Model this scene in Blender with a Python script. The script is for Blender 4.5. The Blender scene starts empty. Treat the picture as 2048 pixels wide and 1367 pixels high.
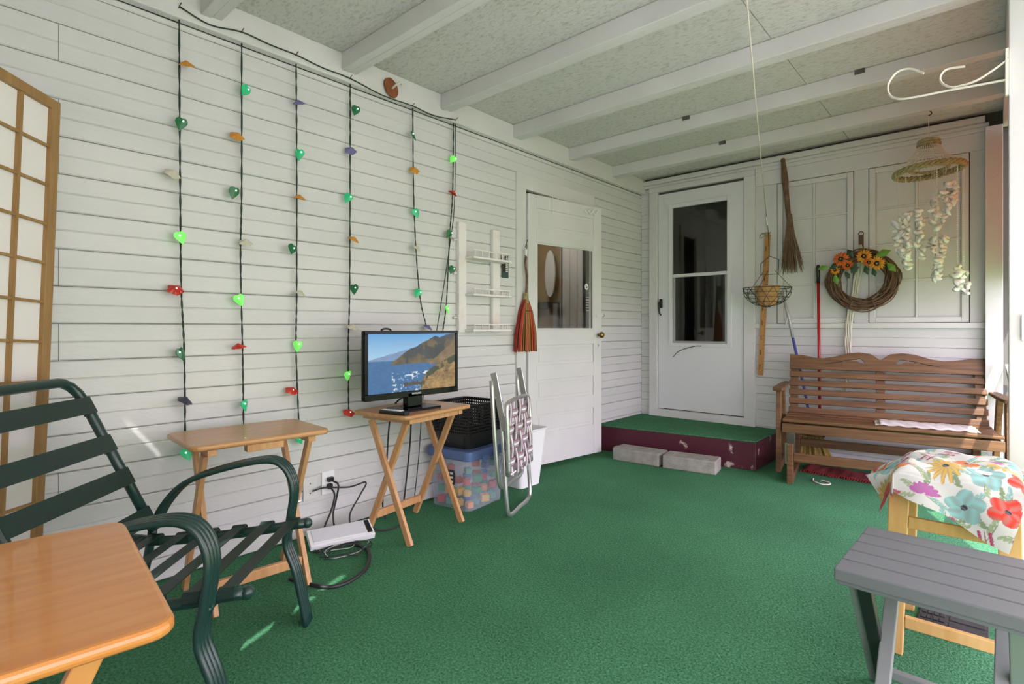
import bpy, math, random
import numpy as np
from mathutils import Vector, Matrix
random.seed(7)
R = math.radians
scene = bpy.context.scene
COL = scene.collection
# ------------------------------------------------------------------ camera
cam = bpy.data.objects.new('camera', bpy.data.cameras.new('camera'))
COL.objects.link(cam)
cam.data.sensor_width = 36.0
cam.data.lens = 36.0 * 1085.0 / 2048.0
cam.data.shift_y = -28.5 / 2048.0
cam.data.clip_start = 0.02
cam.location = (2.65, 0.0, 1.08)
cam.rotation_euler = (R(90), 0, R(41.68))
scene.camera = cam
# ------------------------------------------------------------------ light
world = bpy.data.worlds.new('sky'); scene.world = world; world.use_nodes = True
bg = world.node_tree.nodes['Background']
bg.inputs['Color'].default_value = (1.0, 0.875, 1.06, 1); bg.inputs['Strength'].default_value = 2.6
sun = bpy.data.objects.new('sun', bpy.data.lights.new('sun', 'SUN')); COL.objects.link(sun)
sun.data.energy = 4.0; sun.data.angle = R(0.6); sun.data.color = (1.0, 0.97, 0.92)
sun.location = (6, -6, 9)
sun.rotation_euler = Vector((-0.245, 0.579, -0.777)).to_track_quat('-Z', 'Y').to_euler()
vs = scene.view_settings
vs.view_transform = 'Standard'; vs.look = 'None'; vs.gamma = 1.0; vs.use_curve_mapping = False
vs.exposure = 1.35
# ------------------------------------------------------------------ materials
def mat(name, c, rough=.6, metal=0., c2=None, scale=8., stretch=None, bump=0., bscale=None, emit=0., alpha=None, trans=0., coat=0., spec=None, ramp=(.35, .7), detail=6.):
    m = bpy.data.materials.new(name); m.use_nodes = True
    nt = m.node_tree; b = nt.nodes['Principled BSDF']; N = nt.nodes.new; K = nt.links.new
    c4 = tuple(c) + (1,)
    b.inputs['Base Color'].default_value = c4; b.inputs['Roughness'].default_value = rough; b.inputs['Metallic'].default_value = metal
    b.inputs['Transmission Weight'].default_value = trans; b.inputs['Coat Weight'].default_value = coat
    if spec is not None: b.inputs['Specular IOR Level'].default_value = spec
    if emit: b.inputs['Emission Color'].default_value = c4; b.inputs['Emission Strength'].default_value = emit
    if c2 is not None or bump:
        tc = N('ShaderNodeTexCoord'); mp = N('ShaderNodeMapping'); K(tc.outputs['Object'], mp.inputs['Vector'])
        mp.inputs['Scale'].default_value = stretch or (1, 1, 1)
        n = N('ShaderNodeTexNoise'); n.inputs['Scale'].default_value = scale; n.inputs['Detail'].default_value = detail
        K(mp.outputs['Vector'], n.inputs['Vector'])
        if c2 is not None:
            r = N('ShaderNodeValToRGB'); r.color_ramp.elements[0].position, r.color_ramp.elements[1].position = ramp
            r.color_ramp.elements[0].color = c4; r.color_ramp.elements[1].color = tuple(c2) + (1,)
            K(n.outputs['Fac'], r.inputs['Fac']); K(r.outputs['Color'], b.inputs['Base Color'])
        if bump:
            n2 = n
            if bscale:
                n2 = N('ShaderNodeTexNoise'); n2.inputs['Scale'].default_value = bscale; n2.inputs['Detail'].default_value = 5.
                K(mp.outputs['Vector'], n2.inputs['Vector'])
            bp = N('ShaderNodeBump'); bp.inputs['Strength'].default_value = bump; bp.inputs['Distance'].default_value = .01
            K(n2.outputs['Fac'], bp.inputs['Height']); K(bp.outputs['Normal'], b.inputs['Normal'])
    return m
def vcol(name, rough=.6, emit=0.):
    m = bpy.data.materials.new(name); m.use_nodes = True
    nt = m.node_tree; b = nt.nodes['Principled BSDF']; a = nt.nodes.new('ShaderNodeAttribute'); a.attribute_name = 'Col'
    b.inputs['Roughness'].default_value = rough
    if emit:
        b.inputs['Base Color'].default_value = (.02, .02, .02, 1)
        nt.links.new(a.outputs['Color'], b.inputs['Emission Color']); b.inputs['Emission Strength'].default_value = emit
    else: nt.links.new(a.outputs['Color'], b.inputs['Base Color'])
    return m
M = {}
M['paint'] = mat('white_paint', (.68, .68, .67), .5, c2=(.61, .61, .61), scale=2.2, bump=.12, bscale=45.)
M['siding'] = mat('siding_paint', (.67, .67, .665), .45, c2=(.60, .605, .61), scale=1.5, stretch=(1, .6, 2), bump=.2, bscale=30.)
M['trim'] = mat('trim_paint', (.69, .69, .68), .5, c2=(.62, .62, .61), scale=3., bump=.15, bscale=25.)
M['crack'] = mat('dark_gap', (.10, .095, .09), .9)
M['carpet'] = mat('green_turf', (.032, .142, .062), .95, c2=(.100, .290, .158), scale=110., bump=1., bscale=150., spec=.1, ramp=(.3, .72), detail=3.)
nt = M['carpet'].node_tree            # large worn patches over the pile
b_ = nt.nodes['Principled BSDF']; tc_ = nt.nodes.new('ShaderNodeTexCoord'); n_ = nt.nodes.new('ShaderNodeTexNoise'); n_.inputs['Scale'].default_value = 1.7; n_.inputs['Detail'].default_value = 4
nt.links.new(tc_.outputs['Object'], n_.inputs['Vector'])
mr_ = nt.nodes.new('ShaderNodeMapRange'); mr_.inputs['From Min'].default_value = .3; mr_.inputs['From Max'].default_value = .75; mr_.inputs['To Min'].default_value = .88; mr_.inputs['To Max'].default_value = 1.22
nt.links.new(n_.outputs['Fac'], mr_.inputs['Value'])
mx_ = nt.nodes.new('ShaderNodeVectorMath'); mx_.operation = 'SCALE'
src_ = b_.inputs['Base Color'].links[0].from_socket
nt.links.new(src_, mx_.inputs[0]); nt.links.new(mr_.outputs['Result'], mx_.inputs['Scale']); nt.links.new(mx_.outputs['Vector'], b_.inputs['Base Color'])
M['osb'] = mat('painted_strand_board', (.66, .66, .635), .75, c2=(.49, .48, .44), scale=34., stretch=(1, 2.2, 1), bump=.8, bscale=60., ramp=(.50, .70), detail=9.)
M['maroon'] = mat('maroon_paint', (.075, .012, .024), .45, c2=(.55, .46, .40), scale=6., bump=.4, bscale=18., ramp=(.605, .64), detail=9.)
M['concrete'] = mat('concrete', (.27, .26, .235), .9, c2=(.38, .365, .33), scale=14., bump=.4, bscale=70.)
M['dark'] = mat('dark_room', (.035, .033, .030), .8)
M['tan'] = mat('tan_panel', (.42, .30, .16), .7, c2=(.30, .21, .11), scale=3.)
M['glass'] = mat('pane_glass', (.9, .92, .92), .03, trans=1.)
M['glass'].node_tree.nodes['Principled BSDF'].inputs['IOR'].default_value = 1.5
M['black'] = mat('black_plastic', (.012, .012, .013), .35)
M['gloss'] = mat('gloss_black', (.004, .004, .005), .2, spec=.14)
M['screenmesh'] = mat('grey_frame', (.40, .41, .42), .4, metal=.3)
M['storm'] = mat('storm_door_paint', (.72, .73, .75), .35)
M['brass'] = mat('brass', (.26, .17, .06), .3, metal=1.)
M['steel'] = mat('steel', (.55, .55, .55), .35, metal=1.)
M['rust'] = mat('rusty_iron', (.10, .055, .03), .7)
M['lawn'] = mat('lawn', (.10, .20, .05), .95, c2=(.16, .26, .08), scale=12.)
M['orange'] = mat('honey_wood', (.55, .20, .045), .3, c2=(.62, .27, .075), scale=5., stretch=(.9, 9, 4), coat=.3)
M['tray'] = mat('tray_wood', (.46, .225, .085), .35, c2=(.56, .30, .125), scale=5., stretch=(9, .9, 4), coat=.2)
M['trayleg'] = mat('tray_leg_wood', (.50, .255, .10), .4, c2=(.60, .34, .16), scale=6., stretch=(8, 8, .8))
M['cedar'] = mat('stained_cedar', (.090, .039, .012), .55, c2=(.175, .086, .031), scale=5., stretch=(.8, 9, 12), bump=.15)
M['pine'] = mat('pine', (.58, .33, .11), .45, c2=(.66, .42, .17), scale=5., stretch=(6, 6, .8))
M['shoji'] = mat('shoji_wood', (.30, .165, .055), .45, c2=(.40, .23, .09), scale=6., stretch=(8, 8, .7))
M['paper'] = mat('rice_paper', (.82, .79, .78), .8)
M['green'] = mat('green_enamel', (.012, .038, .035), .28, coat=.2)
M['strap'] = mat('green_vinyl_strap', (.012, .030, .026), .45)
M['alu'] = mat('aluminium', (.62, .62, .62), .3, metal=.85)
M['white'] = mat('white_plastic', (.82, .83, .85), .4)
M['grey'] = mat('grey_plastic', (.145, .150, .175), .55, bump=.1, scale=120.)
M['greyleg'] = mat('grey_leg', (.20, .215, .21), .5)
M['cord'] = mat('black_cord', (.02, .02, .022), .5)
M['wire'] = mat('green_wire', (.014, .034, .024), .5)
M['rubber'] = mat('rubber_mat', (.022, .022, .025), .6, bump=.3, scale=60.)
M['rope'] = mat('cotton_rope', (.66, .62, .54), .9)
M['twig'] = mat('grapevine', (.105, .055, .032), .8, c2=(.20, .115, .07), scale=25.)
M['straw'] = mat('brush_straw', (.21, .13, .08), .85, c2=(.13, .075, .045), scale=30.)
M['rattan'] = mat('woven_grass', (.42, .36, .17), .8, c2=(.17, .15, .06), scale=60.)
M['shell'] = mat('shell', (.92, .92, .90), .35, c2=(.84, .81, .77), scale=20.)
M['ruler'] = mat('ruler_wood', (.42, .20, .055), .5, c2=(.50, .26, .08), scale=6., stretch=(8, 8, .7))
M['coco'] = mat('coco_liner', (.50, .29, .115), .9, c2=(.36, .19, .07), scale=30., bump=.5)
M['darkwire'] = mat('dark_wire', (.03, .035, .035), .5)
M['red'] = mat('red_pole', (.36, .012, .018), .3)
M['blue'] = mat('blue_pole', (.07, .085, .33), .35)
M['cream'] = mat('cream_paint', (.80, .77, .68), .4)
M['blind'] = mat('brown_blind', (.42, .22, .13), .6)
M['plaster'] = mat('distressed_white', (.80, .77, .75), .7, c2=(.72, .58, .53), scale=7., ramp=(.55, .8))
M['binlid'] = mat('blue_lid', (.10, .16, .36), .35)
M['clear'] = mat('clear_plastic', (.60, .66, .78), .3)
_n = M['clear'].node_tree; _t = _n.nodes.new('ShaderNodeBsdfTransparent'); _m = _n.nodes.new('ShaderNodeMixShader'); _m.inputs[0].default_value = .18
_n.links.new(_t.outputs[0], _m.inputs[1]); _n.links.new(_n.nodes['Principled BSDF'].outputs[0], _m.inputs[2]); _n.links.new(_m.outputs[0], _n.nodes['Material Output'].inputs['Surface'])
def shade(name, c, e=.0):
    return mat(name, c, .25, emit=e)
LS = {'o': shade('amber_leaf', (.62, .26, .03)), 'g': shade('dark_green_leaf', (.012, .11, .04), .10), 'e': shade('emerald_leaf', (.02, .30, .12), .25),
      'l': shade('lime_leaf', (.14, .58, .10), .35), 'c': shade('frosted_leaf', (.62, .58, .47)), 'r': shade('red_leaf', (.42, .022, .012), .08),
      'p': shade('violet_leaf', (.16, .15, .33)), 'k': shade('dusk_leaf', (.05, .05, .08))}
# ------------------------------------------------------------------ mesh helpers
class MB:
    def __init__(s): s.v = []; s.f = []
    def add(s, v, f):
        o = len(s.v); s.v += [tuple(p) for p in v]; s.f += [tuple(i + o for i in q) for q in f]; return s
    def obox(s, c, a, b, d):                       # centre and three half vectors
        c, a, b, d = map(Vector, (c, a, b, d)); v = []
        for i in (-1, 1):
            for j in (-1, 1):
                for k in (-1, 1): v.append(c + a * i + b * j + d * k)
        f = [(0, 1, 3, 2), (4, 6, 7, 5), (0, 4, 5, 1), (2, 3, 7, 6), (0, 2, 6, 4), (1, 5, 7, 3)]
        if a.cross(b).dot(d) < 0: f = [q[::-1] for q in f]
        return s.add(v, f)
    def box(s, x0, x1, y0, y1, z0, z1):
        return s.obox(((x0 + x1) / 2, (y0 + y1) / 2, (z0 + z1) / 2), ((x1 - x0) / 2, 0, 0), (0, (y1 - y0) / 2, 0), (0, 0, (z1 - z0) / 2))
    def bar(s, p, q, w, t, up=(0, 0, 1)):          # w across, t along up
        p, q = Vector(p), Vector(q); d = (q - p); u = Vector(up); x = d.cross(u).normalized(); y = x.cross(d).normalized()
        return s.obox((p + q) / 2, d / 2, x * w / 2, y * t / 2)
    def prism(s, poly, a, b, n0, n1, axis):        # poly 2D in plane (a,b) vectors, extruded along axis from n0 to n1
        a, b, axis = Vector(a), Vector(b), Vector(axis); n = len(poly)
        v = [a * x + b * y + axis * n0 for x, y in poly] + [a * x + b * y + axis * n1 for x, y in poly]
        f = [tuple(range(n - 1, -1, -1)), tuple(range(n, 2 * n))] + [(i, (i + 1) % n, n + (i + 1) % n, n + i) for i in range(n)]
        if a.cross(b).dot(axis) < 0: f = [q[::-1] for q in f]
        return s.add(v, f)
    def tube(s, pts, r, n=8, closed=False, flat=None, up=None):
        pts = [Vector(p) for p in pts]; m = len(pts); v = []; f = []; prev = None
        for i, p in enumerate(pts):
            if closed: t = pts[(i + 1) % m] - pts[i - 1]
            else: t = pts[min(i + 1, m - 1)] - pts[max(i - 1, 0)]
            t.normalize()
            if up is not None: x = Vector(up) - t * t.dot(Vector(up))
            elif prev is None: x = t.orthogonal()
            else: x = prev - t * prev.dot(t)
            x.normalize(); prev = x; y = t.cross(x)
            rr = r[i] if isinstance(r, (list, tuple)) else r
            ra, rb = (rr, rr) if flat is None else flat
            for k in range(n):
                a = 2 * math.pi * k / n; v.append(p + x * math.cos(a) * ra + y * math.sin(a) * rb)
        for i in range(m if closed else m - 1):
            for k in range(n):
                a, b = i * n + k, i * n + (k + 1) % n; c = ((i + 1) % m) * n
                f.append((a, b, c + (k + 1) % n, c + k))
        if not closed: f += [tuple(range(n - 1, -1, -1)), tuple(range((m - 1) * n, m * n))]
        return s.add(v, f)
    def lathe(s, prof, c=(0, 0, 0), n=20):
        c = Vector(c); v = []; f = []; m = len(prof)
        for r, z in prof:
            for k in range(n):
                a = 2 * math.pi * k / n; v.append(c + Vector((r * math.cos(a), r * math.sin(a), z)))
        for i in range(m - 1):
            for k in range(n):
                f.append((i * n + k, i * n + (k + 1) % n, (i + 1) * n + (k + 1) % n, (i + 1) * n + k))
        return s.add(v, f)
    def ball(s, c, r, n=8, sc=(1, 1, 1)):
        c = Vector(c); v = [c + Vector((0, 0, r * sc[2]))]; f = []; h = n // 2
        for i in range(1, h):
            t = math.pi * i / h
            for k in range(n):
                a = 2 * math.pi * k / n
                v.append(c + Vector((r * math.sin(t) * math.cos(a) * sc[0], r * math.sin(t) * math.sin(a) * sc[1], r * math.cos(t) * sc[2])))
        v.append(c - Vector((0, 0, r * sc[2])))
        for k in range(n):
            f.append((0, 1 + k, 1 + (k + 1) % n)); b = 1 + (h - 2) * n; f.append((len(v) - 1, b + (k + 1) % n, b + k))
        for i in range(h - 2):
            for k in range(n):
                a = 1 + i * n; f.append((a + k, a + n + k, a + n + (k + 1) % n, a + (k + 1) % n))
        return s.add(v, f)
    def build(s, name, m, parent=None, bevel=0., smooth=False, world=False, sub=0, seg=2):
        off = parent.location if (world and parent is not None) else Vector((0, 0, 0))
        if world and parent is not None and parent.parent is not None: off = off + parent.parent.location
        me = bpy.data.meshes.new(name); me.from_pydata([Vector(p) - off for p in s.v], [], s.f); me.update()
        o = bpy.data.objects.new(name, me); COL.objects.link(o)
        if m is not None: me.materials.append(M[m] if isinstance(m, str) else m)
        if smooth:
            me.polygons.foreach_set('use_smooth', [True] * len(me.polygons))
        if bevel:
            bm = o.modifiers.new('edge', 'BEVEL'); bm.width = bevel; bm.segments = seg; bm.limit_method = 'ANGLE'; bm.angle_limit = R(40)
        if sub:
            sm = o.modifiers.new('sub', 'SUBSURF'); sm.levels = sub; sm.render_levels = sub
        if parent is not None: o.parent = parent
        return o
def thing(name, label, cat, loc=(0, 0, 0), rotz=0., group=None):
    o = bpy.data.objects.new(name, None); COL.objects.link(o); o.location = loc; o.rotation_euler = (0, 0, rotz); o.empty_display_size = .05
    return tag(o, label, cat, group)
def tag(o, label, cat, group=None):
    o['label'] = label; o['category'] = cat
    if group: o['group'] = group
    return o
def struct(o): o['kind'] = 'structure'; return o
def spline(pts, n=8):                              # Catmull-Rom through 3D points
    P = [Vector(p) for p in pts]; P = [P[0] * 2 - P[1]] + P + [P[-1] * 2 - P[-2]]; out = []
    for i in range(1, len(P) - 2):
        for k in range(n):
            t = k / n; a, b, c, d = P[i - 1:i + 3]
            out.append(.5 * ((2 * b) + (c - a) * t + (2 * a - 5 * b + 4 * c - d) * t * t + (3 * b - a - 3 * c + d) * t ** 3))
    return out + [P[-2]]
def mesh_obj(me, name, parent, loc, rot=(0, 0, 0), m=None, scl=None):
    o = bpy.data.objects.new(name, me); COL.objects.link(o); o.parent = parent; o.location = loc; o.rotation_euler = rot
    if scl: o.scale = scl
    return o
def letters(text, size, name, m, parent, loc, rot, extr=.0004):
    cu = bpy.data.curves.new(name, 'FONT'); cu.body = text; cu.size = size; cu.extrude = extr; cu.align_x = 'CENTER'; cu.align_y = 'CENTER'
    t = bpy.data.objects.new(name, cu); COL.objects.link(t); dg = bpy.context.evaluated_depsgraph_get()
    me = bpy.data.meshes.new_from_object(t.evaluated_get(dg)); COL.objects.unlink(t); bpy.data.objects.remove(t)
    me.materials.clear(); me.materials.append(M[m]); return mesh_obj(me, name, parent, loc, rot)
YB, CZ, SX = 4.93, 2.55, 2.69                      # back wall, ceiling height, line of the side posts
PW = .1423                                         # beadboard width
# ------------------------------------------------------------------ floor and outside ground
struct(MB().box(-.1, 2.86, -.6, YB + .02, -.06, 0).build('floor', 'carpet'))
struct(MB().box(2.87, 40, -30, 40, -.6, -.45).build('ground', 'lawn'))
# ------------------------------------------------------------------ left wall: beadboards
def bead(MBo, x, ny, y0, y1, z0, z1, face):        # one board with a centre bead; face 'x' or 'y'
    h = z1 - z0; g = .0048; c = h / 2
    prof = [(-.018, 0), (-g, 0), (0, g), (0, c - .004), (-g, c), (0, c + .004), (0, h - g), (-g, h), (-.018, h)]
    if h < .1: prof = [(-.018, 0), (-g, 0), (0, g), (0, h - g), (-g, h), (-.018, h)]
    if face == 'x': MBo.prism([(x + a, z0 + b) for a, b in prof], (1, 0, 0), (0, 0, 1), y0, y1, (0, 1, 0))
    else: MBo.prism([(x - a, z0 + b) for a, b in prof], (0, 1, 0), (0, 0, 1), y0, y1, (1, 0, 0))
    return MBo
wl = struct(MB().box(-.12, -.018, -.6, 3.02, 0, CZ).box(-.12, -.018, 3.02, 4.06, 2.12, CZ).box(-.12, -.018, 4.06, YB + .1, 0, CZ).build('wall_left', 'crack'))
z = 1.096 - 8 * PW; k = 0
while z < 2.40:
    z0, z1 = max(z, .005), min(z + PW, 2.405); dx = random.uniform(-.0018, .0018)
    spans = [(-.5, 3.012), (4.05, YB)] if z1 < 2.235 else [(-.5, YB)]
    if k in (3, 7, 9, 12, 13, 15): spans = [(-.5, .392), (.394, spans[0][1])] + spans[1:]
    for y0, y1 in spans: bead(MB(), dx, 0, y0, y1, z0 + .0011, z1 - .0011, 'x').build('siding_board', 'siding', wl)
    z += PW; k += 1
t = struct(MB().box(0, .045, -.5, YB, 2.405, CZ).build('trim_1', 'trim', bevel=.004)); t['label'] = 'wide white header board along the top of the left wall'
# door casing in the left wall
dc = struct(MB().box(-.02, .018, 3.012, 3.118, 0.0, 2.12).build('trim_2', 'trim', bevel=.002))
MB().box(-.02, .018, 3.012, 4.05, 2.12, 2.235).build('head_casing', 'trim', dc, bevel=.002)
MB().box(-.02, .016, 3.962, 4.05, 0.0, 2.119).build('side_casing', 'trim', dc, bevel=.002)
# the dim room behind the old door
ri = struct(MB().box(-2.2, -.12, 5.05, 5.10, 0, 2.6).build('wall_inner', 'tan'))
MB().box(-2.2, -.12, 2.60, 2.65, 0, 2.6).build('side_panel', 'dark', ri); MB().box(-2.25, -2.2, 2.6, 5.1, 0, 2.6).build('side_panel', 'tan', ri)
MB().box(-2.2, -.12, 2.65, 5.05, 2.55, 2.6).build('top_panel', 'paint', ri); MB().box(-2.2, -.12, 2.65, 5.05, -.05, 0).build('bottom_panel', 'tan', ri)
MB().box(-2.0, -.9, 4.98, 5.05, 1.30, 1.38).build('dark_batten', 'dark', ri); MB().box(-2.0, -.9, 4.80, 5.05, .98, 1.05).build('shelf_board', 'dark', ri); MB().box(-2.0, -.95, 4.9, 5.05, .6, .8).build('dark_batten', 'dark', ri)
for i in range(5): MB().box(-.93 + i * .1, -.833 + i * .1, 4.86, 4.90, 0, 2.5).build('white_plank', 'paint', ri)
MB().box(-1.06, -1.0, 4.86, 4.92, 0, 1.35).build('grey_post', 'screenmesh', ri); MB().box(-.955, -.94, 4.85, 4.88, .3, 2.2).build('grey_post', 'screenmesh', ri)
ib = tag(MB().prism([(-1.17 + .075 * math.cos(a), 1.70 + .27 * math.sin(a)) for a in [i * math.pi / 10 for i in range(20)]], (1, 0, 0), (0, 0, 1), 4.94, 4.96, (0, 1, 0)).build('ironing_board', 'white', bevel=.004), 'pale ironing board hanging behind the glass of the old panelled door', 'ironing board')
rl = bpy.data.objects.new('room_lamp', bpy.data.lights.new('room_lamp', 'POINT')); COL.objects.link(rl); rl.location = (-.9, 4.1, 2.3); rl.data.energy = 5; rl.data.shadow_soft_size = .08; rl.data.color = (1, .9, .75)  # added point light, brightens the room so the door glass shows tan shapes
# ------------------------------------------------------------------ door_1 : old panelled door standing ajar
d1 = bpy.data.objects.new('door_1', None); COL.objects.link(d1); struct(d1)
d1.location = (.004, 3.124, .03); d1.rotation_euler = (0, 0, R(90) - math.atan2(.118, .826)); d1['label'] = 'white panelled door with a single pane standing slightly ajar'
W1 = .834                                          # local x along the door, -y faces the porch
def dbox(n, x0, x1, z0, z1, y0=-.035, y1=0., m='paint', bev=.003): return MB().box(x0, x1, y0, y1, z0, z1).build(n, m, d1, bevel=bev)
dbox('stile', 0, .085, 0, 2.06); dbox('stile', W1 - .10, W1, 0, 2.06)
rails = [(0, .245), (.385, .495), (.65, .765), (.915, 1.035), (1.70, 1.81), (1.96, 2.06)]
for a, b in rails: dbox('rail', .085, W1 - .10, a, b)
for a, b in [(.245, .385), (.495, .65), (.765, .915), (1.81, 1.96)]:
    dbox('panel', .085, W1 - .10, a, b, -.024, -.010, bev=0)
    dbox('raised_field', .115, W1 - .13, a + .022, b - .022, -.029, -.012, bev=.004)
dbox('glass_pane', .085, W1 - .10, 1.035, 1.70, -.020, -.016, 'glass', 0)
dbox('glazing_bead', .085, W1 - .10, 1.035, 1.047, -.033, -.022, bev=.002); dbox('glazing_bead', .085, W1 - .10, 1.688, 1.70, -.033, -.022, bev=.002)
dbox('glazing_bead', .085, .097, 1.047, 1.688, -.033, -.022, bev=.002); dbox('glazing_bead', W1 - .112, W1 - .10, 1.047, 1.688, -.033, -.022, bev=.002)
kb = MB(); kb.tube([(W1 - .045, -.035, .99), (W1 - .045, -.06, .99)], .009, 10); kb.ball((W1 - .045, -.075, .99), .027, 12, (1, .8, 1)); kb.build('door_knob', 'brass', d1, smooth=True)
MB().box(W1 - .052, W1 - .038, -.038, -.034, .88, .925).build('keyhole_plate', 'trim', d1, bevel=.002)
MB().box(W1 - .047, W1 - .043, -.040, -.037, .893, .912).build('keyhole', 'black', d1)
hs = MB().box(W1 - .075, W1 + .02, -.041, -.035, 1.135, 1.165).build('hasp', 'trim', d1, bevel=.002)
MB().tube(spline([(W1 + .0, -.041, 1.14), (W1 + .01, -.06, 1.15), (W1 + .02, -.041, 1.16)]), .003, 6).build('staple', 'steel', hs)
ck = MB()
for i in range(3): ck.tube(spline([(W1 - .22 + i * .05, -.04, 2.02), (W1 - .21 + i * .05, -.055, 1.99), (W1 - .19 + i * .05, -.045, 2.0), (W1 - .17 + i * .05, -.05, 2.03)]), .006, 6)
ck.build('coat_hook', 'white', d1, smooth=True)
MB().box(.245, .249, -.040, -.036, 1.93, 2.075).build('hanger_strip', 'paint', d1)
st = MB().prism([(.022 * math.cos(a), .026 * math.sin(a)) for a in [i * math.pi / 6 for i in range(12)]], (1, 0, 0), (0, 0, 1), .0205, .0212, (0, -1, 0)).build('sticker', 'white', d1); st.location = (.66, 0, 1.39)
mk = MB().box(-.010, -.003, -.0218, -.0213, -.002, .016).box(-.010, .008, -.0218, -.0213, -.012, -.006).box(.0, .012, -.0218, -.0213, -.006, .002).build('sticker_mark', 'cord', st)
for i in range(6): MB().box(.65, .695, -.0212, -.0206, 1.19 + i * .022, 1.197 + i * .022).build('sticker_line', 'screenmesh', d1)
# ------------------------------------------------------------------ back wall
wb = struct(MB().box(-.1, .19, YB + .018, YB + .1, 0, CZ).box(1.0, 2.9, YB + .018, YB + .1, 0, CZ).box(.19, 1.0, YB + .018, YB + .1, 2.37, CZ).build('wall_back', 'crack'))
z = 1.075 - 8 * .1412; k = 0
while z < 2.44:
    z0, z1 = max(z, .005), min(z + .1412, 2.45); dx = random.uniform(-.0015, .0015)
    bead(MB(), YB + dx, 0, 0, .098, z0 + .0007, z1 - .0007, 'y').build('siding_board', 'siding', wb)
    if z1 < 1.08: bead(MB(), YB + dx, 0, 1.098, 2.62, z0 + .0007, z1 - .0007, 'y').build('siding_board', 'siding', wb)
    z += .1412; k += 1
MB().box(1.098, 1.27, YB - .004, YB + .018, 1.115, 2.30).build('wall_panel', 'paint', wb, bevel=.002)
MB().box(1.83, 1.925, YB - .004, YB + .018, 1.115, 2.30).build('wall_panel', 'paint', wb, bevel=.002)
MB().box(2.52, 2.60, YB - .004, YB + .018, 1.115, 2.30).build('wall_panel', 'paint', wb, bevel=.002)
ub = struct(MB().box(1.098, 2.60, YB - .012, YB + .018, 2.30, 2.42).build('trim_9', 'trim', bevel=.003))
MB().box(0, 2.62, YB - .024, YB + .018, 2.453, 2.478).build('upper_board', 'trim', ub, bevel=.003)
MB().box(1.10, 2.62, YB - .024, YB + .018, 2.42, 2.452).build('upper_board', 'trim', ub, bevel=.003)
MB().box(0, 2.60, YB - .045, YB + .018, 2.480, 2.522).build('upper_board', 'trim', ub, bevel=.003)
t = struct(MB().box(1.098, 2.61, YB - .03, YB + .018, 1.075, 1.115).build('trim_3', 'trim', bevel=.004)); t['label'] = 'narrow white sill ledge under the two painted windows'
def painted_window(name, x0, x1, z0, z1, cols, rows, label):
    w = struct(MB().box(x0, x1, YB + .012, YB + .018, z0, z1).build(name, 'paint')); w['label'] = label
    fw = .04
    for a, b, c, d in ((x0, x0 + fw, z0, z1), (x1 - fw, x1, z0, z1), (x0 + fw, x1 - fw, z0, z0 + fw), (x0 + fw, x1 - fw, z1 - fw, z1)):
        MB().box(a, b, YB - .010, YB + .012, c, d).build('sash_frame', 'trim', w, bevel=.003)
    ix0, ix1, iz0, iz1 = x0 + fw, x1 - fw, z0 + fw, z1 - fw
    for i in range(1, cols): xx = ix0 + (ix1 - ix0) * i / cols; MB().box(xx - .008, xx + .008, YB - .002, YB + .012, iz0, iz1).build('muntin', 'trim', w, bevel=.003)
    for j in range(1, rows): zz = iz0 + (iz1 - iz0) * j / rows; MB().box(ix0, ix1, YB - .001, YB + .012, zz - .008, zz + .008).build('muntin', 'trim', w, bevel=.003)
    for i in range(cols):
        for j in range(rows):
            a, b = ix0 + (ix1 - ix0) * i / cols, ix0 + (ix1 - ix0) * (i + 1) / cols; c, d = iz0 + (iz1 - iz0) * j / rows, iz0 + (iz1 - iz0) * (j + 1) / rows
            MB().box(a + .009, b - .009, YB + .006, YB + .012, c + .009, d - .009).build('painted_pane', 'paint', w)
painted_window('window_1', 1.275, 1.825, 1.118, 2.295, 2, 4, 'window painted over white, behind the twig broom')
painted_window('window_2', 1.93, 2.515, 1.118, 2.295, 2, 4, 'window painted over white, behind the shell wind chime')
# ------------------------------------------------------------------ door_2 : storm door above the landing
d2 = struct(MB().box(.098, .185, YB - .03, YB + .018, .22, 2.40).build('door_2', 'trim', bevel=.004)); d2['label'] = 'white storm door with a tall two-part window above the green landing'
MB().box(1.005, 1.098, YB - .03, YB + .018, .22, 2.40).build('jamb', 'trim', d2, bevel=.004); MB().box(.098, 1.098, YB - .034, YB + .018, 2.40, 2.45).build('head_jamb', 'trim', d2, bevel=.004)
MB().box(.098, 1.098, YB - .036, YB + .018, .22, .29).build('threshold', 'trim', d2, bevel=.004)
GX0, GX1 = .335, .855
for n, a, b, c, d in (('slab_stile', .190, GX0 - .04, .30, 2.375), ('slab_stile', GX1 + .04, 1.0, .30, 2.375), ('slab_rail', GX0 - .04, GX1 + .04, .30, .90), ('slab_rail', GX0 - .04, GX1 + .04, 2.265, 2.375)):
    MB().box(a, b, YB - .012, YB + .018, c, d).build(n, 'storm', d2)
for a, b, c, d in ((GX0 - .04, GX0, .90, 2.265), (GX1, GX1 + .04, .90, 2.265), (GX0, GX1, .90, .935), (GX0, GX1, 2.225, 2.265), (GX0, GX1, 1.56, 1.59)):
    MB().box(a, b, YB - .02, YB + .016, c, d).build('window_frame', 'storm', d2, bevel=.004)
MB().box(GX0, GX1, YB + .0, YB + .004, 1.59, 2.225).build('glass_pane', 'glass', d2); MB().box(GX0 + .02, GX1 - .02, YB + .006, YB + .010, .955, 1.56).build('glass_pane', 'glass', d2)
for a, b, c, d in ((GX0, GX0 + .02, .935, 1.56), (GX1 - .02, GX1, .935, 1.56), (GX0 + .02, GX1 - .02, .935, .955)):
    MB().box(a, b, YB - .012, YB + .012, c, d).build('insert_frame', 'screenmesh', d2, bevel=.002)
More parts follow.
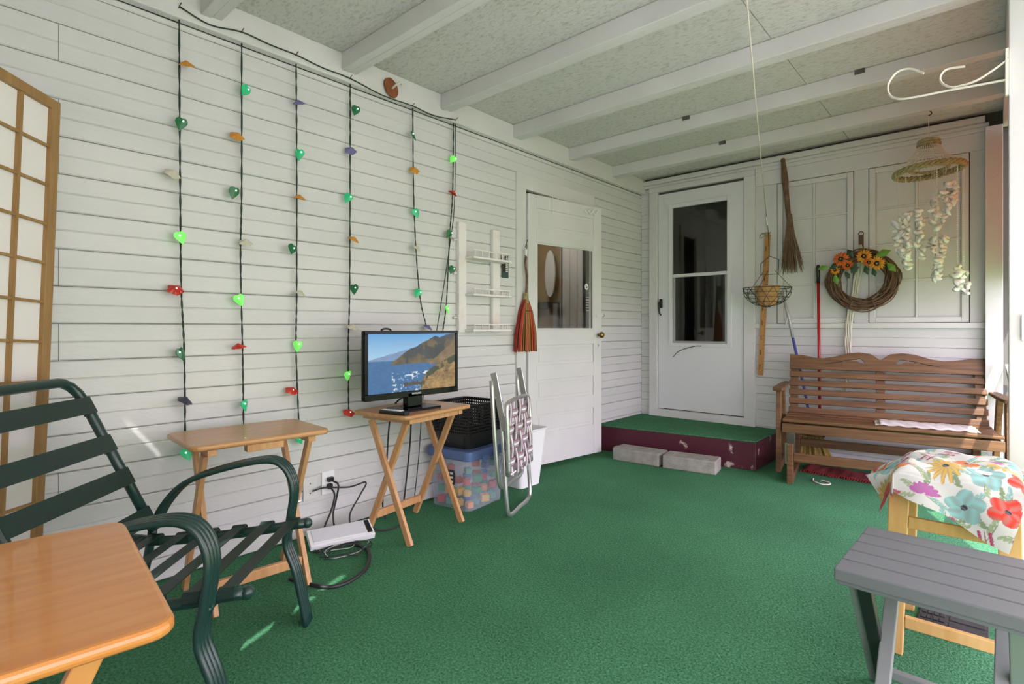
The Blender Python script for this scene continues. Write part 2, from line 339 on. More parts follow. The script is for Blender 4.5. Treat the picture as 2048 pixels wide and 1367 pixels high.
h = MB().box(.208, .236, YB - .035, YB - .012, 1.27, 1.36).build('handle', 'black', d2, bevel=.006)
MB().tube(spline([(.222, YB - .035, 1.33), (.222, YB - .06, 1.31), (.224, YB - .06, 1.23), (.236, YB - .05, 1.2)]), .008, 8).build('lever', 'black', h, smooth=True)
MB().tube(spline([(.62, YB - .022, .912), (.55, YB - .03, .905), (.42, YB - .05, .86), (.36, YB - .055, .80)]), .003, 6).build('loose_cable', 'cord', d2, smooth=True)
MB().tube(spline([(.02, YB - .004, 1.20), (.05, YB - .02, 1.2), (.09, YB - .02, 1.195), (.10, YB - .03, 1.195)]), .006, 8).build('hook_latch', 'trim', d2, smooth=True)
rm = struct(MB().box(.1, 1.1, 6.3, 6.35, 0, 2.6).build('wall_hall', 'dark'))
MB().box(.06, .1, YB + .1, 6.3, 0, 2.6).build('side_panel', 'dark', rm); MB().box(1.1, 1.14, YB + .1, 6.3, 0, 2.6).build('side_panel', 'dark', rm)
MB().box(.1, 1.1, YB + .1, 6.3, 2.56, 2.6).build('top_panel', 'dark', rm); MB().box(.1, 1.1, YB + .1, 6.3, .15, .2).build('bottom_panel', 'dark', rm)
# ------------------------------------------------------------------ ceiling, rafters
ce = struct(MB().box(-.1, 3.15, -.6, YB + .1, CZ + .014, CZ + .06).build('ceiling', 'crack'))
for x0, x1, ys in ((0.04, 1.798, (-.6, .9, 2.28, 3.66)), (1.802, 3.1, (-.6, .2, 1.6, 2.97, 4.34))):
    ys = list(ys) + [4.346 if x0 < 1 else YB + .02]
    for a, b in zip(ys, ys[1:]): MB().box(x0, x1, a + .0015, b - .0015, CZ, CZ + .014).build('strand_board_panel', 'osb', ce)
MB().box(.04, .398, 4.349, YB + .02, CZ, CZ + .014).build('strand_board_panel', 'osb', ce); MB().box(.402, 1.798, 4.349, YB + .02, CZ, CZ + .014).build('strand_board_panel', 'osb', ce)
for i, y in enumerate((.18, .87, 1.558, 2.25, 2.938, 3.625, 4.30)):
    r_ = MB().box(.045, 3.05, y, y + .043, 2.455, CZ - .001).build('rafter', 'trim', ce, bevel=.004)
    MB().box(.045, 3.05, y + .0445, y + .088, 2.457 + .004 * (i % 2), CZ - .001).build('sister_board', 'trim', r_, bevel=.004)
for x, y in ((1.02, 3.62), (1.02, 4.295), (2.05, 3.62)): MB().box(x, x + .05, y - .004, y + .004, 2.525, CZ).build('notch', 'crack', ce)
# ------------------------------------------------------------------ side posts, header, rail, blinds
t = struct(MB().box(2.60, SX, YB - .09, YB + .02, 0, 2.43).build('trim_4', 'paint', bevel=.004)); t['label'] = 'white corner post beside the bench, half in sunlight'
t = struct(MB().box(SX, 2.80, 2.85, 2.96, 0, 2.43).build('trim_5', 'paint', bevel=.004)); t['label'] = 'white square porch post at the right edge'
MB().box(SX + .035, SX + .085, 2.838, 2.85, 1.03, 1.13).build('switch_box', 'storm', t, bevel=.003)
t = struct(MB().box(SX, 2.80, -.6, YB, 2.43, CZ - .001).build('trim_6', 'paint', bevel=.004)); t['label'] = 'white side header beam above the posts'
t = struct(MB().box(SX + .01, SX + .07, 2.96, YB - .09, .80, .84).build('trim_7', 'paint', bevel=.004)); t['label'] = 'white hand rail from the corner post towards the right post'
struct(MB().box(SX, 2.80, .35, .45, 0, 2.43).build('trim_8', 'paint', bevel=.004))
def blind(y0, y1, z0, label, m, roll=.03):
    b = thing('roll_blind', label, 'blind', (2.815, (y0 + y1) / 2, z0))
    MB().box(-.003, .0, (y0 - y1) / 2, (y1 - y0) / 2, .0, 2.42 - z0).build('sheet', m, b)
    MB().tube([(-.01, (y0 - y1) / 2, 0), (-.01, (y1 - y0) / 2, 0)], roll, 12).build('rolled_end', m, b, smooth=True)
def translucent(name, c):
    m = bpy.data.materials.new(name); m.use_nodes = True; nt = m.node_tree; b = nt.nodes['Principled BSDF']; b.inputs['Base Color'].default_value = c + (1,); b.inputs['Roughness'].default_value = .7
    tr = nt.nodes.new('ShaderNodeBsdfTranslucent'); tr.inputs['Color'].default_value = c + (1,); mx = nt.nodes.new('ShaderNodeMixShader'); mx.inputs[0].default_value = .85
    nt.links.new(b.outputs[0], mx.inputs[1]); nt.links.new(tr.outputs[0], mx.inputs[2]); nt.links.new(mx.outputs[0], nt.nodes['Material Output'].inputs['Surface']); return m
M['vinyl'] = translucent('white_fill_blind', (.95, .94, .92)); M['blind'] = translucent('brown_blind_weave', (.50, .28, .18))
blind(.46, 2.84, .50, 'unseen white roll blind added to block sun beside the grey folding table', 'vinyl')  # added out of view: keeps direct sun off the tables, passes soft fill
blind(-.55, .34, 1.0, 'unseen white roll blind added to limit sun at the near end of the porch', 'vinyl')  # also added out of view, low enough to limit sun on the floor
blind(2.97, 4.84, 1.45, 'brown woven roll blind half lowered beside the corner post', 'blind', .035)
# unseen wall behind the camera, two slots cut to admit thin blades of sun
we = struct(MB().box(-.1, 1.270, -.51, -.5, 0, 2.175).box(-.1, .47, -.51, -.5, 2.175, 2.207).box(.55, 1.270, -.51, -.5, 2.175, 2.207).box(-.1, 1.270, -.51, -.5, 2.207, CZ)
            .box(1.294, 2.86, -.51, -.5, 0, CZ).box(1.270, 1.294, -.51, -.5, 0, 1.60).box(1.270, 1.294, -.51, -.5, 2.40, CZ).build('wall_near', 'paint'))
# ------------------------------------------------------------------ landing
lp = [(0, 4.085), (1.305, 4.275), (1.305, YB), (0, YB)]
ld = thing('landing_step', 'low maroon landing with a green carpet top below the storm door', 'step', (.65, 4.55, 0))
MB().prism(lp, (1, 0, 0), (0, 1, 0), 0, .212, (0, 0, 1)).build('riser', 'maroon', ld, world=True, bevel=.006)
MB().prism([(0, 4.088), (1.30, 4.279), (1.30, YB), (0, YB)], (1, 0, 0), (0, 1, 0), .2125, .222, (0, 0, 1)).build('carpet_top', 'carpet', ld, world=True, bevel=.004)
for i, (x, y, rz, lb) in enumerate(((.50, 3.975, 4, 'weathered grey concrete block on the floor before the landing, nearer the panelled door'), (.915, 4.015, 9, 'lighter concrete block on the floor before the landing, nearer the bench'))):
    b = MB().box(-.197, .197, -.095, .095, 0, .10).build('concrete_block', 'concrete', bevel=.008); b.location = (x, y, 0); b.rotation_euler = (0, 0, R(rz)); tag(b, lb, 'block', 'concrete blocks before the landing')
# ------------------------------------------------------------------ folding tray tables
def rounded(w, d, r, n=4):
    out = []
    for cx, cy, a0 in ((w - r, d - r, 0), (-w + r, d - r, 90), (-w + r, -d + r, 180), (w - r, -d + r, 270)):
        for i in range(n + 1): a = R(a0 + 90 * i / n); out.append((cx + r * math.cos(a), cy + r * math.sin(a)))
    return out
def tray_table(loc, rz, label, top='tray', L=.53, D=.385, H=.65, leg='trayleg', group='folding tray tables'):
    t = thing('tray_table', label, 'table', loc, rz, group)          # local x = depth, y = length
    MB().prism(rounded(D / 2, L / 2, .035), (1, 0, 0), (0, 1, 0), H - .022, H, (0, 0, 1)).build('table_top', top, t, bevel=.009, seg=3)
    ys = L / 2 - .075
    for s in (-1, 1): MB().box(-D / 2 + .025, D / 2 - .02, s * ys - .016, s * ys + .016, H - .047, H - .0225).build('batten', leg, t, bevel=.002)
    MB().box(D / 2 - .05, D / 2 - .012, -.07, .07, H - .05, H - .0225).build('catch_block', leg, t, bevel=.002)
    MB().box(-D / 2 + .03, -D / 2 + .05, -ys + .017, ys - .017, H - .05, H - .0225).build('cross_bar', leg, t, bevel=.002)
    for s in (-1, 1):
        MB().bar((.165, s * (ys - .012), .0), (-.115, s * (ys - .012), H - .049), .020, .034, (1, 0, 0)).build('leg', leg, t, bevel=.003)
        MB().bar((-.165, s * (ys + .011), .0), (.115, s * (ys + .011), H - .049), .020, .034, (1, 0, 0)).build('leg', leg, t, bevel=.003)
    MB().box(.108, .130, -ys + .024, ys - .024, .075, .115).build('stretcher', leg, t, bevel=.003)
    for s in (-1, 1): MB().tube([(0, s * (ys + .024), H * .475), (0, s * (ys - .026), H * .475)], .006, 8).build('pivot_pin', 'steel', t)
    return t
tray_table((.325, .965, 0), R(-4), 'empty wooden tray table against the wall under the string lights')
tray_table((.300, 1.845, 0), R(188), 'wooden tray table that holds the television')
tray_table((1.475, .085, 0), R(-96), 'honey-coloured wooden tray table in the near left corner, beside the green chair', 'orange', L=.56, D=.42, H=.66, leg='orange')
# ------------------------------------------------------------------ television, remote
tv = thing('television', 'small black flat television showing a rocky coast', 'television', (.34, 1.808, .65), R(0))
MB().box(-.022, .006, -.308, .308, .066, .414).build('housing', 'gloss', tv, bevel=.006)
for a, b, c, d in ((-.308, .308, .066, .098), (-.308, .308, .398, .414), (-.308, -.288, .098, .398), (.288, .308, .098, .398)): MB().box(.0065, .012, a, b, c, d).build('bezel', 'gloss', tv, bevel=.002)
nx, nz = 240, 126
yy, zz = np.meshgrid(np.linspace(0, 1, nx), np.linspace(0, 1, nz)); rng = np.random.default_rng(3)
def fbm(x, y, seed, oct=5, f=4):                    # layered value noise, roughly -1..1
    r = np.random.default_rng(seed); o = np.zeros_like(x); a = .6
    for _ in range(oct):
        g = r.uniform(-1, 1, (f * 2 + 3, f * 4 + 3)); u, w = x * f * 2, y * f; i, j = u.astype(int), w.astype(int); p, q = u - i, w - j
        i, j = i % (f * 4), j % (f * 2); o += a * ((g[j, i] * (1 - p) + g[j, i + 1] * p) * (1 - q) + (g[j + 1, i] * (1 - p) + g[j + 1, i + 1] * p) * q); a *= .62; f *= 2
    return o
n1, n2, n3 = fbm(yy, zz, 1, 4, 3), fbm(yy, zz, 2, 4, 9), fbm(yy, zz * 2, 4, 3, 20)
C = np.zeros((nz, nx, 3)); top = 1 - zz
def put(mask, col, nse=0., k=.3): C[mask] = (np.array(col)[None, :] * (1 + k * (nse[mask][:, None] if not np.isscalar(nse) else 0)))
sk = np.clip((zz[..., None] - .5) * 2, 0, 1); C[:] = np.array((.42, .64, .78)) * (1 - sk) + np.array((.12, .36, .66)) * sk
sea = zz < .54; C[sea] = np.array((.03, .15, .34)); C += (sea[..., None]) * np.array((.02, .05, .08)) * n3[..., None] * .8
far = (zz >= .54) & (zz < .56 + .17 * np.clip(yy / .42, 0, 1) + .012 * n2); put(far, (.20, .30, .48), n2, .15)
ridge = .47 + np.interp(yy, [.22, .30, .45, .52, .60, .75, .80, .88, 1.], [0, .10, .27, .30, .38, .49, .45, .50, .53]) + .012 * n2
mtn = (yy > .235) & (zz < ridge) & (zz > .475 - .02 * np.clip((.5 - yy), 0, 1)); put(mtn, (.15, .115, .065), n2, .6)
shd = mtn & ((n1 + .6 * n2 > .12) | ((yy > .62) & (yy < .80) & (zz > .55) & (zz < .80 - .5 * (yy - .62)))); put(shd, (.045, .055, .06), n2, .4)
r2 = .48 + (yy - .68) * 1.25 + .015 * n2; m2 = (yy > .68) & (zz < r2) & (zz > .44); put(m2, (.24, .17, .09), n2, .5)
cl = np.interp(yy, [.56, .60, .66, .72, .78, .85, 1.], [.10, .22, .34, .39, .46, .50, .60]) + .02 * n2; cliff = (yy > .57) & (zz < cl); put(cliff, (.30, .19, .07), n2 + n3, .6)
bush = cliff & (zz > cl - .13) & (n2 > -.1); put(bush, (.035, .06, .02), n3, .4)
rk = (yy > .38) & (yy < .62) & (zz < .17 + .05 * n2) & (zz > .09 + .03 * n1); put(rk, (.07, .06, .04), n3, .4)
foam = sea & ~cliff & ~rk & ~mtn & ~m2 & (yy > .25) & (zz < .33) & (n3 + .6 * n2 > .30); C[foam] = (.68, .74, .78)
cl2 = (zz > .80) & (zz < .83 + .02 * n1) & (yy > .25) & (yy < .5); C[cl2] = (.30, .42, .58)
C = np.clip(C, 0, 1) ** 1.12 * .9
v = [(.0075, -.288 + .576 * j / (nx - 1), .098 + .300 * i / (nz - 1)) for i in range(nz) for j in range(nx)]
f = [(i * nx + j, i * nx + j + 1, (i + 1) * nx + j + 1, (i + 1) * nx + j) for i in range(nz - 1) for j in range(nx - 1)]
def colmesh(name, v, f, C, m, parent):
    o = MB().add(v, f).build(name, m, parent); a = o.data.color_attributes.new('Col', 'FLOAT_COLOR', 'POINT')
    a.data.foreach_set('color', np.concatenate([C.reshape(-1, 3), np.ones((len(v), 1))], 1).astype(np.float32).ravel()); return o
M['tvpic'] = vcol('coast_picture', .5, .44); colmesh('screen', v, f, C, 'tvpic', tv)
letters('SAMSUNG', .0135, 'lettering', 'white', tv, (.0125, 0.01, .082), (R(90), 0, R(90)))
MB().box(-.03, .012, -.05, .05, .012, .09).build('neck', 'gloss', tv, bevel=.006)
MB().prism(rounded(.085, .135, .03), (1, 0, 0), (0, 1, 0), 0, .012, (0, 0, 1)).build('stand_base', 'gloss', tv, bevel=.003)
MB().tube(spline([(-.01, -.20, .415), (0, -.19, .424), (.004, -.17, .425), (0, -.15, .420), (-.01, -.14, .415)]), .005, 6).build('cable_tie', 'cord', tv, smooth=True)
rc = thing('remote_control', 'black remote control with pale keys lying before the television', 'remote control', (.415, 1.628, .6502), R(-78))
MB().box(-.020, .020, -.085, .085, 0, .018).build('body', 'black', rc, bevel=.005)
for i in range(7):
    for j in range(3): MB().box(-.014 + j * .0105, -.006 + j * .0105, -.07 + i * .018, -.058 + i * .018, .0181, .0205).build('key', 'white', rc)
# ------------------------------------------------------------------ green strap chair
ch = thing('patio_chair', 'dark green metal patio chair with vinyl straps and curved arms', 'chair', (.40, .56, 0), R(45.57))   # local x = forward, -y = towards the camera side
def cp(f, w, z): return (f, -w, z)
for w, n in ((0.02, 1), (.53, 1)):
    MB().tube(spline([cp(-.02, w, .345), cp(.10, w, .335), cp(.35, w, .355), cp(.575, w, .385)]), .0165, 12).build('seat_rail', 'green', ch, smooth=True)
    MB().ball(cp(.578, w, .385), .0185, 10).build('end_cap', 'green', ch, smooth=True)
MB().tube([cp(.02, .02, .34), cp(.02, .53, .34)], .013, 10).build('cross_tube', 'green', ch, smooth=True)
for i, f in enumerate((.06, .155, .25, .345, .44, .53)):
    zz_ = .338 + .05 * max(0, (f - .1) / .48)
    b = MB().obox(cp(f, .275, zz_ + .015), (.021, 0, .002), (0, .255, 0), (0, 0, .0015))
    for w in (.02, .53): b.tube([cp(f - .021, w, zz_ - .001), cp(f + .021, w, zz_ + .003)], .0195, 12)
    b.build('seat_strap', 'strap', ch)
up = []
for w in (.02, .06): pass
b0, b1 = Vector((.055, 0, .37)), Vector((-.215, 0, .895))
def bk(t, w): p = b0.lerp(b1, t); return (p.x, -w, p.z)
path = [bk(0, .02), bk(.5, .02), bk(.86, .02)] + [bk(.86 + .14 * math.sin(R(a)), .02 + .07 * (1 - math.cos(R(a)))) for a in (25, 50, 75, 90)]
path += [bk(1, .27)] + [bk(.86 + .14 * math.sin(R(a)), .53 - .07 * (1 - math.cos(R(a)))) for a in (90, 75, 50, 25)] + [bk(.86, .53), bk(.5, .53), bk(0, .53)]
MB().tube(path, .0165, 12).build('back_frame', 'green', ch, smooth=True)
dv = (b1 - b0).normalized()
for t in (.10, .36, .58, .83):
    c = Vector(bk(t, .275)); s = MB().obox(c + Vector((.017, 0, .008)), dv * .030, (0, .262, 0), Vector((dv.z, 0, -dv.x)) * .0015)
    for w in (.02, .53): q = Vector(bk(t, w)); s.tube([q - dv * .030, q + dv * .030], .0195, 12)
    s.build('back_strap', 'strap', ch)
for w in (-.035, .585):
    arm = spline([cp(.03, w, .36), cp(.06, w, .44), cp(.14, w, .525), cp(.28, w, .575), cp(.42, w, .60), cp(.485, w, .575), cp(.515, w, .50), cp(.505, w, .40), cp(.49, w, .30), cp(.525, w, .19), cp(.565, w, .0)], 7)
    a = MB()
    for j in range(4): a.tube([p + Vector((0, (j - 1.5) * .0165, 0)) for p in arm], .0100, 8)
    a.build('arm_leg', 'green', ch, smooth=True)
    MB().tube([cp(.50, w, .368), cp(.50, w + (.05 if w < 0 else -.05), .370)], .010, 8).build('arm_bracket', 'green', ch, smooth=True)
    MB().tube(spline([cp(.02, w, .36), cp(-.01, w, .2), cp(-.06, w, .012)]), .015, 10).build('rear_leg', 'green', ch, smooth=True)
# ------------------------------------------------------------------ paper screen
sc = thing('paper_screen', 'wood framed shoji screen with rice paper panes in the near left corner', 'screen', (.215, .30, 0), math.atan2(-.705, .71))
sc.rotation_euler = (0, R(-3.0), math.atan2(-.705, .71))
W2, HT = .44, 1.885                                # local x from the far edge towards the camera
for x0 in (0, W2 - .036): MB().box(x0, x0 + .036, -.011, .011, 0.0, HT).build('stile', 'shoji', sc, bevel=.002)
for z0 in (.02, HT - .034): MB().box(.036, W2 - .036, -.011, .011, z0, z0 + .034).build('rail', 'shoji', sc, bevel=.002)
for i in (1, 2): x = .036 + (W2 - .072) * i / 3; MB().box(x - .006, x + .006, -.004, .008, .054, HT - .034).build('lattice_bar', 'shoji', sc)
k = 0
zs = [HT - .034 - .1365 * i for i in range(14) if HT - .034 - .1365 * i > .054] + [.054]
for z in zs[1:-1]: MB().box(.036, W2 - .036, -.003, .007, z - .0045, z + .0045).build('lattice_bar', 'shoji', sc)
for a, b in zip(zs, zs[1:]):
    for i in range(3):
        x0 = .036 + (W2 - .072) * i / 3; MB().box(x0, x0 + (W2 - .072) / 3, -.0062, -.0047, b, a).build('paper_pane', 'paper', sc)
# ------------------------------------------------------------------ string lights
sl = thing('string_lights', 'curtain of green wire string lights with coloured leaf shades on the left wall', 'string lights', (.03, 1.6, 2.43))
MB().tube(spline([(.052, y, z) for y, z in ((.784, 2.449), (.906, 2.421), (1.041, 2.445), (1.173, 2.437), (1.303, 2.437), (1.445, 2.424), (1.605, 2.424), (1.813, 2.399), (2.026, 2.404), (2.18, 2.393), (2.375, 2.420))], 4), .0035, 6).build('lead_wire', 'wire', sl, world=True, smooth=True)
for y, z in ((.784, 2.449), (1.041, 2.447), (1.303, 2.44), (1.605, 2.427), (2.026, 2.407), (2.375, 2.422)): MB().tube([(.044, y, z - .004), (.066, y + .004, z + .012)], .002, 6).build('nail', 'rust', sl, world=True)
strands = [[(.791, 2.448), (.795, 1.748), (.799, 1.264), (.811, .982), (.815, .56)], [(1.051, 2.445), (1.051, 1.733), (1.046, 1.394), (1.055, .975), (1.06, .60)], [(1.315, 2.437), (1.318, 1.973), (1.318, 1.269), (1.315, .967), (1.331, .55)],
           [(1.621, 2.424), (1.621, 2.047), (1.618, 1.284), (1.609, .958), (1.612, .626)], [(2.046, 2.404), (2.057, 1.791), (2.095, 1.309), (2.15, 1.089)], [(2.377, 2.42), (2.369, 1.951), (2.343, 1.676), (2.317, 1.256), (2.284, 1.048)]]
lamps = [('o', .814, 2.214, 0), ('g', .798, 1.976, 0), ('c', .762, 1.734, 0), ('l', .785, 1.487, 0), ('r', .772, 1.244, 0), ('g', .785, .99, 0), ('k', .808, .767, 0), ('e', .808, .558, 0),
         ('e', 1.07, 2.201, 1), ('o', 1.023, 1.962, 1), ('g', 1.014, 1.721, 1), ('c', 1.061, 1.476, 1), ('l', 1.025, 1.23, 1), ('r', 1.029, .992, 1), ('e', 1.054, .743, 1),
         ('p', 1.318, 2.203, 2), ('e', 1.326, 1.972, 2), ('o', 1.321, 1.73, 2), ('g', 1.289, 1.488, 2), ('c', 1.326, 1.251, 2), ('l', 1.315, 1.012, 2), ('r', 1.284, .77, 2), ('e', 1.321, .541, 2),
         ('g', 1.649, 2.286, 3), ('p', 1.612, 2.039, 3), ('e', 1.606, 1.799, 3), ('o', 1.63, 1.559, 3), ('g', 1.633, 1.312, 3), ('c', 1.624, 1.083, 3), ('l', 1.596, .845, 3), ('r', 1.602, .623, 3),
         ('g', 2.026, 2.251, 4), ('o', 2.045, 2.027, 4), ('e', 2.045, 1.79, 4), ('c', 2.06, 1.56, 4), ('e', 2.083, 1.308, 4), ('p', 2.149, 1.08, 4),
         ('l', 2.368, 2.181, 5), ('r', 2.355, 1.946, 5), ('g', 2.334, 1.699, 5), ('g', 2.355, 1.473, 5), ('l', 2.304, 1.217, 5)]
def leaf_mesh(m):
    half = [(0, 0), (.012, .004), (.021, -.004), (.024, -.016), (.019, -.028), (.010, -.042), (0, -.056)]
    pl = half + [(-x, z) for x, z in half[-2:0:-1]]
    me = bpy.data.meshes.new('leaf'); v = [(.006 - 9 * x * x, x, z) for x, z in pl] + [(.003 - 9 * x * x, x, z) for x, z in pl] + [(.008, 0, -.02), (.005, 0, -.02)]
    n = len(pl); f = [(i, (i + 1) % n, 2 * n) for i in range(n)] + [(n + (i + 1) % n, n + i, 2 * n + 1) for i in range(n)] + [(i, n + i, n + (i + 1) % n, (i + 1) % n) for i in range(n)]
    me.from_pydata(v, [], f); me.materials.append(m); return me
def bloom_mesh(m):
    me = bpy.data.meshes.new('bloom'); n = 20; v = []; rings = [(.004, .016), (.012, .010), (.022, .004), (.031, -.004)]
    for r, z in rings:
        for k in range(n): a = 2 * math.pi * k / n; q = r * (1 + (.12 * math.cos(5 * a) if r > .02 else 0)); v.append((q * math.cos(a), q * math.sin(a), z))
    f = [(i * n + k, i * n + (k + 1) % n, (i + 1) * n + (k + 1) % n, (i + 1) * n + k) for i in range(3) for k in range(n)] + [tuple(range(n - 1, -1, -1))]
    me.from_pydata(v, [], f); me.materials.append(m); return me
LM = {k: (bloom_mesh if k in 'orpkc' else leaf_mesh)(m) for k, m in LS.items()}
bulb = bpy.data.meshes.new('bulb'); mb_ = MB().ball((0, 0, 0), .0035, 6); bulb.from_pydata(mb_.v, [], mb_.f); bulb.materials.append(mat('lit_bulb', (.9, 1., .85), .3, emit=2.5))
so = []
for s in strands:
    pts = []; q = spline([(.026, y, z) for y, z in s], 14)
    o = MB().tube([p + Vector((.002 * math.sin(i * 1.3), .0025 * math.cos(i * 1.3), 0)) for i, p in enumerate(q)], .0024, 5)
    o.tube([p + Vector((-.002 * math.sin(i * 1.3), -.0025 * math.cos(i * 1.3), 0)) for i, p in enumerate(q)], .0024, 5)
    so.append(o.build('strand', 'wire', sl, world=True, smooth=True))
MB().tube(spline([(.03, 2.39, 2.42), (.03, 2.382, 1.908), (.03, 2.347, 1.644), (.03, 2.23, 1.058), (.03, 2.13, .70), (.03, 2.09, .30), (.03, 2.05, .01)], 8), .003, 5).build('return_wire', 'wire', sl, world=True, smooth=True)
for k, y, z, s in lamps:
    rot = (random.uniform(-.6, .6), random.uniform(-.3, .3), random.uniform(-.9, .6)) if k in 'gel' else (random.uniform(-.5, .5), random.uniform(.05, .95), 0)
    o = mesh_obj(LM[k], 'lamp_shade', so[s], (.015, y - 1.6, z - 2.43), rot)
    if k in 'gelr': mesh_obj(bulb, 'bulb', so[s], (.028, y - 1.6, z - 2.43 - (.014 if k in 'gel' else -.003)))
# ------------------------------------------------------------------ wood slice, wall shelf, plaque, small broom
ws = thing('wood_slice', 'round brown wood slice hung by a peg on the header board', 'ornament', (.052, 1.871, 2.46))
dsc = MB().prism([(.052 * math.cos(a) * (1 + .04 * math.sin(3 * a)), .058 * math.sin(a)) for a in [i * math.pi / 14 for i in range(28)]], (0, 1, 0), (0, 0, 1), -.006, .008, (1, 0, 0)).build('disc', mat('red_wood', (.22, .065, .02), .6, c2=(.30, .10, .035), scale=30.), ws, bevel=.002); dsc.rotation_euler = (0, R(-10), R(10))
MB().tube(spline([(.012, 0, -.005), (.05, .0, .005), (.06, .02, .02), (.03, .05, .03)]), .006, 8).build('twine_loop', 'rope', ws, smooth=True)
sh = thing('wall_shelf', 'distressed white wooden wall shelf with three railed ledges', 'shelf', (.0, 2.62, 1.05))
def sb(n, x0, x1, y0, y1, z0, z1, p=None, bev=.002): return MB().box(x0, x1, y0, y1, z0, z1).build(n, 'plaster', p or sh, bevel=bev, world=(p is None))
lu = sb('upright', .003, .030, 2.422, 2.49, 1.05, 1.775); ru = sb('upright', .003, .030, 2.745, 2.815, 1.05, 1.765)
for z in (1.66, 1.44, 1.15): MB().tube([(.010, 2.422, z), (.010, 2.40, z - .004), (.010, 2.392, z - .004)], [.006, .006, .010], 8).build('peg', 'plaster', sh, world=True, smooth=True)
for z, hh in ((1.535, .06), (1.29, .05), (1.055, .05)):
    l = MB().box(.0305, .115, 2.475, 2.845, z, z + .014).build('ledge', 'plaster', sh, world=True, bevel=.002)
    for i in range(6): y = 2.495 + i * .066; MB().tube([(.105, y, z + .0145), (.105, y, z + hh - .008)], .0042, 6).build('baluster', 'plaster', sh, world=True)
    for xx in (.045, .075): MB().tube([(xx, 2.838, z + .0145), (xx, 2.838, z + hh - .008)], .0042, 6).build('baluster', 'plaster', sh, world=True)
    MB().box(.099, .111, 2.478, 2.845, z + hh - .008, z + hh).box(.021, .099, 2.833, 2.845, z + hh - .008, z + hh).build('gallery_rail', 'plaster', sh, world=True, bevel=.001)
pq = thing('thermometer_plaque', 'small dark green thermometer plaque on the wall behind the shelf', 'thermometer', (.004, 2.893, 1.44))
MB().box(0, .006, -.035, .035, 0, .165).build('plate', mat('plaque_green', (.03, .07, .06), .4), pq, bevel=.002); MB().box(.0065, .008, -.028, -.004, .04, .145).build('dark_tube', mat('plaque_red', (.06, .012, .016), .4), pq)
for i in range(8): MB().box(.0065, .008, .004, .026, .045 + i * .013, .051 + i * .013).build('scale_mark', 'white', pq)
br = thing('hearth_broom', 'small red and straw striped broom hung on the door casing', 'broom', (.045, 3.083, .90))
MB().tube(spline([(0, .0, .43), (.004, .004, .55), (-.002, -.006, .66), (0, .0, .72)]), .0085, 8).build('stick', 'twig', br, smooth=True)
MB().tube([(0, 0, .71), (0, .001, .765)], .009, 8).build('white_tip', 'white', br, smooth=True)
MB().tube(spline([(0, 0, .755), (.004, .006, .785), (0, .004, .80), (-.004, -.008, .775), (0, .012, .82), (.0, .018, .835), (0, .008, .83)]), .0022, 6).build('wire_hook', 'darkwire', br, smooth=True)
MB().tube([(0, 0, .36), (0, 0, .44)], [.024, .017], 12).build('binding', 'rattan', br, smooth=True)
cols = [mat('broom_red', (.36, .035, .02), .8, c2=(.27, .022, .015), scale=60., stretch=(3, 3, .3)), mat('broom_straw', (.36, .21, .07), .8, c2=(.26, .14, .045), scale=60., stretch=(3, 3, .3)), mat('broom_olive', (.17, .11, .035), .8), mat('broom_rust', (.45, .11, .02), .8)]
for i in range(64):
    a = (i / 63 - .5) * 2; x = random.uniform(-.02, .02); w = a * .115
    MB().tube([(x * .6, a * .018, .39), (x, w * .55, .30), (x * 1.3, w * .88, .15), (x * 1.3, w, random.uniform(0, .014))], [.004, .006, .006, .005], 5).build('bristle_bundle', cols[(0, 0, 3, 1, 2, 0, 3, 1)[(i // 3) % 8]], br)
MB().tube([(.026 * math.cos(a), .058 * math.sin(a), .305) for a in [i * math.pi / 10 for i in range(20)]], .003, 5, closed=True).build('stitching', 'cord', br)
# ------------------------------------------------------------------ toy bin, basket, waste bin
tb = thing('storage_bin', 'clear plastic storage bin with a blue lid, full of toy blocks', 'storage bin', (.19, 2.345, 0), R(6))
def shell_box(o, w, d, z0, z1, tw, td, th, r=.035):   # open box, tapered: half sizes w,d at the bottom, tw,td at the top
    a = rounded(w, d, r); b = rounded(tw, td, r); c = rounded(tw - th, td - th, r); e = rounded(w - th, d - th, r); n = len(a)
    v = [(x, y, z0) for x, y in a] + [(x, y, z1) for x, y in b] + [(x, y, z1) for x, y in c] + [(x, y, z0 + th) for x, y in e]
    f = [tuple(range(n - 1, -1, -1)), tuple(range(3 * n, 4 * n))]
    for k in range(3): f += [(k * n + i, k * n + (i + 1) % n, (k + 1) * n + (i + 1) % n, (k + 1) * n + i) for i in range(n)]
    return o.add(v, f)
shell_box(MB(), .150, .165, 0.002, .315, .165, .182, .0035).build('clear_body', 'clear', tb)
MB().prism(rounded(.178, .194, .04), (1, 0, 0), (0, 1, 0), .300, .357, (0, 0, 1)).build('lid', 'binlid', tb, bevel=.008, seg=3)
for y in (-.05, .05): MB().box(.1785, .188, y - .03, y + .03, .285, .325).build('latch', 'binlid', tb, bevel=.003)
lb_ = MB().box(-.02, .05, -.1775, -.176, .15, .235).build('printed_label', 'black', tb)
for i in range(6): MB().box(-.012 + (i % 2) * .028, .010 + (i % 2) * .028, -.1782, -.1776, .160 + (i // 2) * .024, .172 + (i // 2) * .024).build('label_print', 'white', lb_)
toyc = [mat('toy_' + n, c, .4) for n, c in (('red', (.55, .03, .03)), ('yellow', (.75, .45, .04)), ('green', (.04, .30, .12)), ('blue', (.06, .10, .42)), ('orange', (.70, .24, .03)), ('teal', (.03, .27, .25)))]
cells = [(ix, iy, iz) for iz in range(4) for iy in range(4) for ix in range(4)]
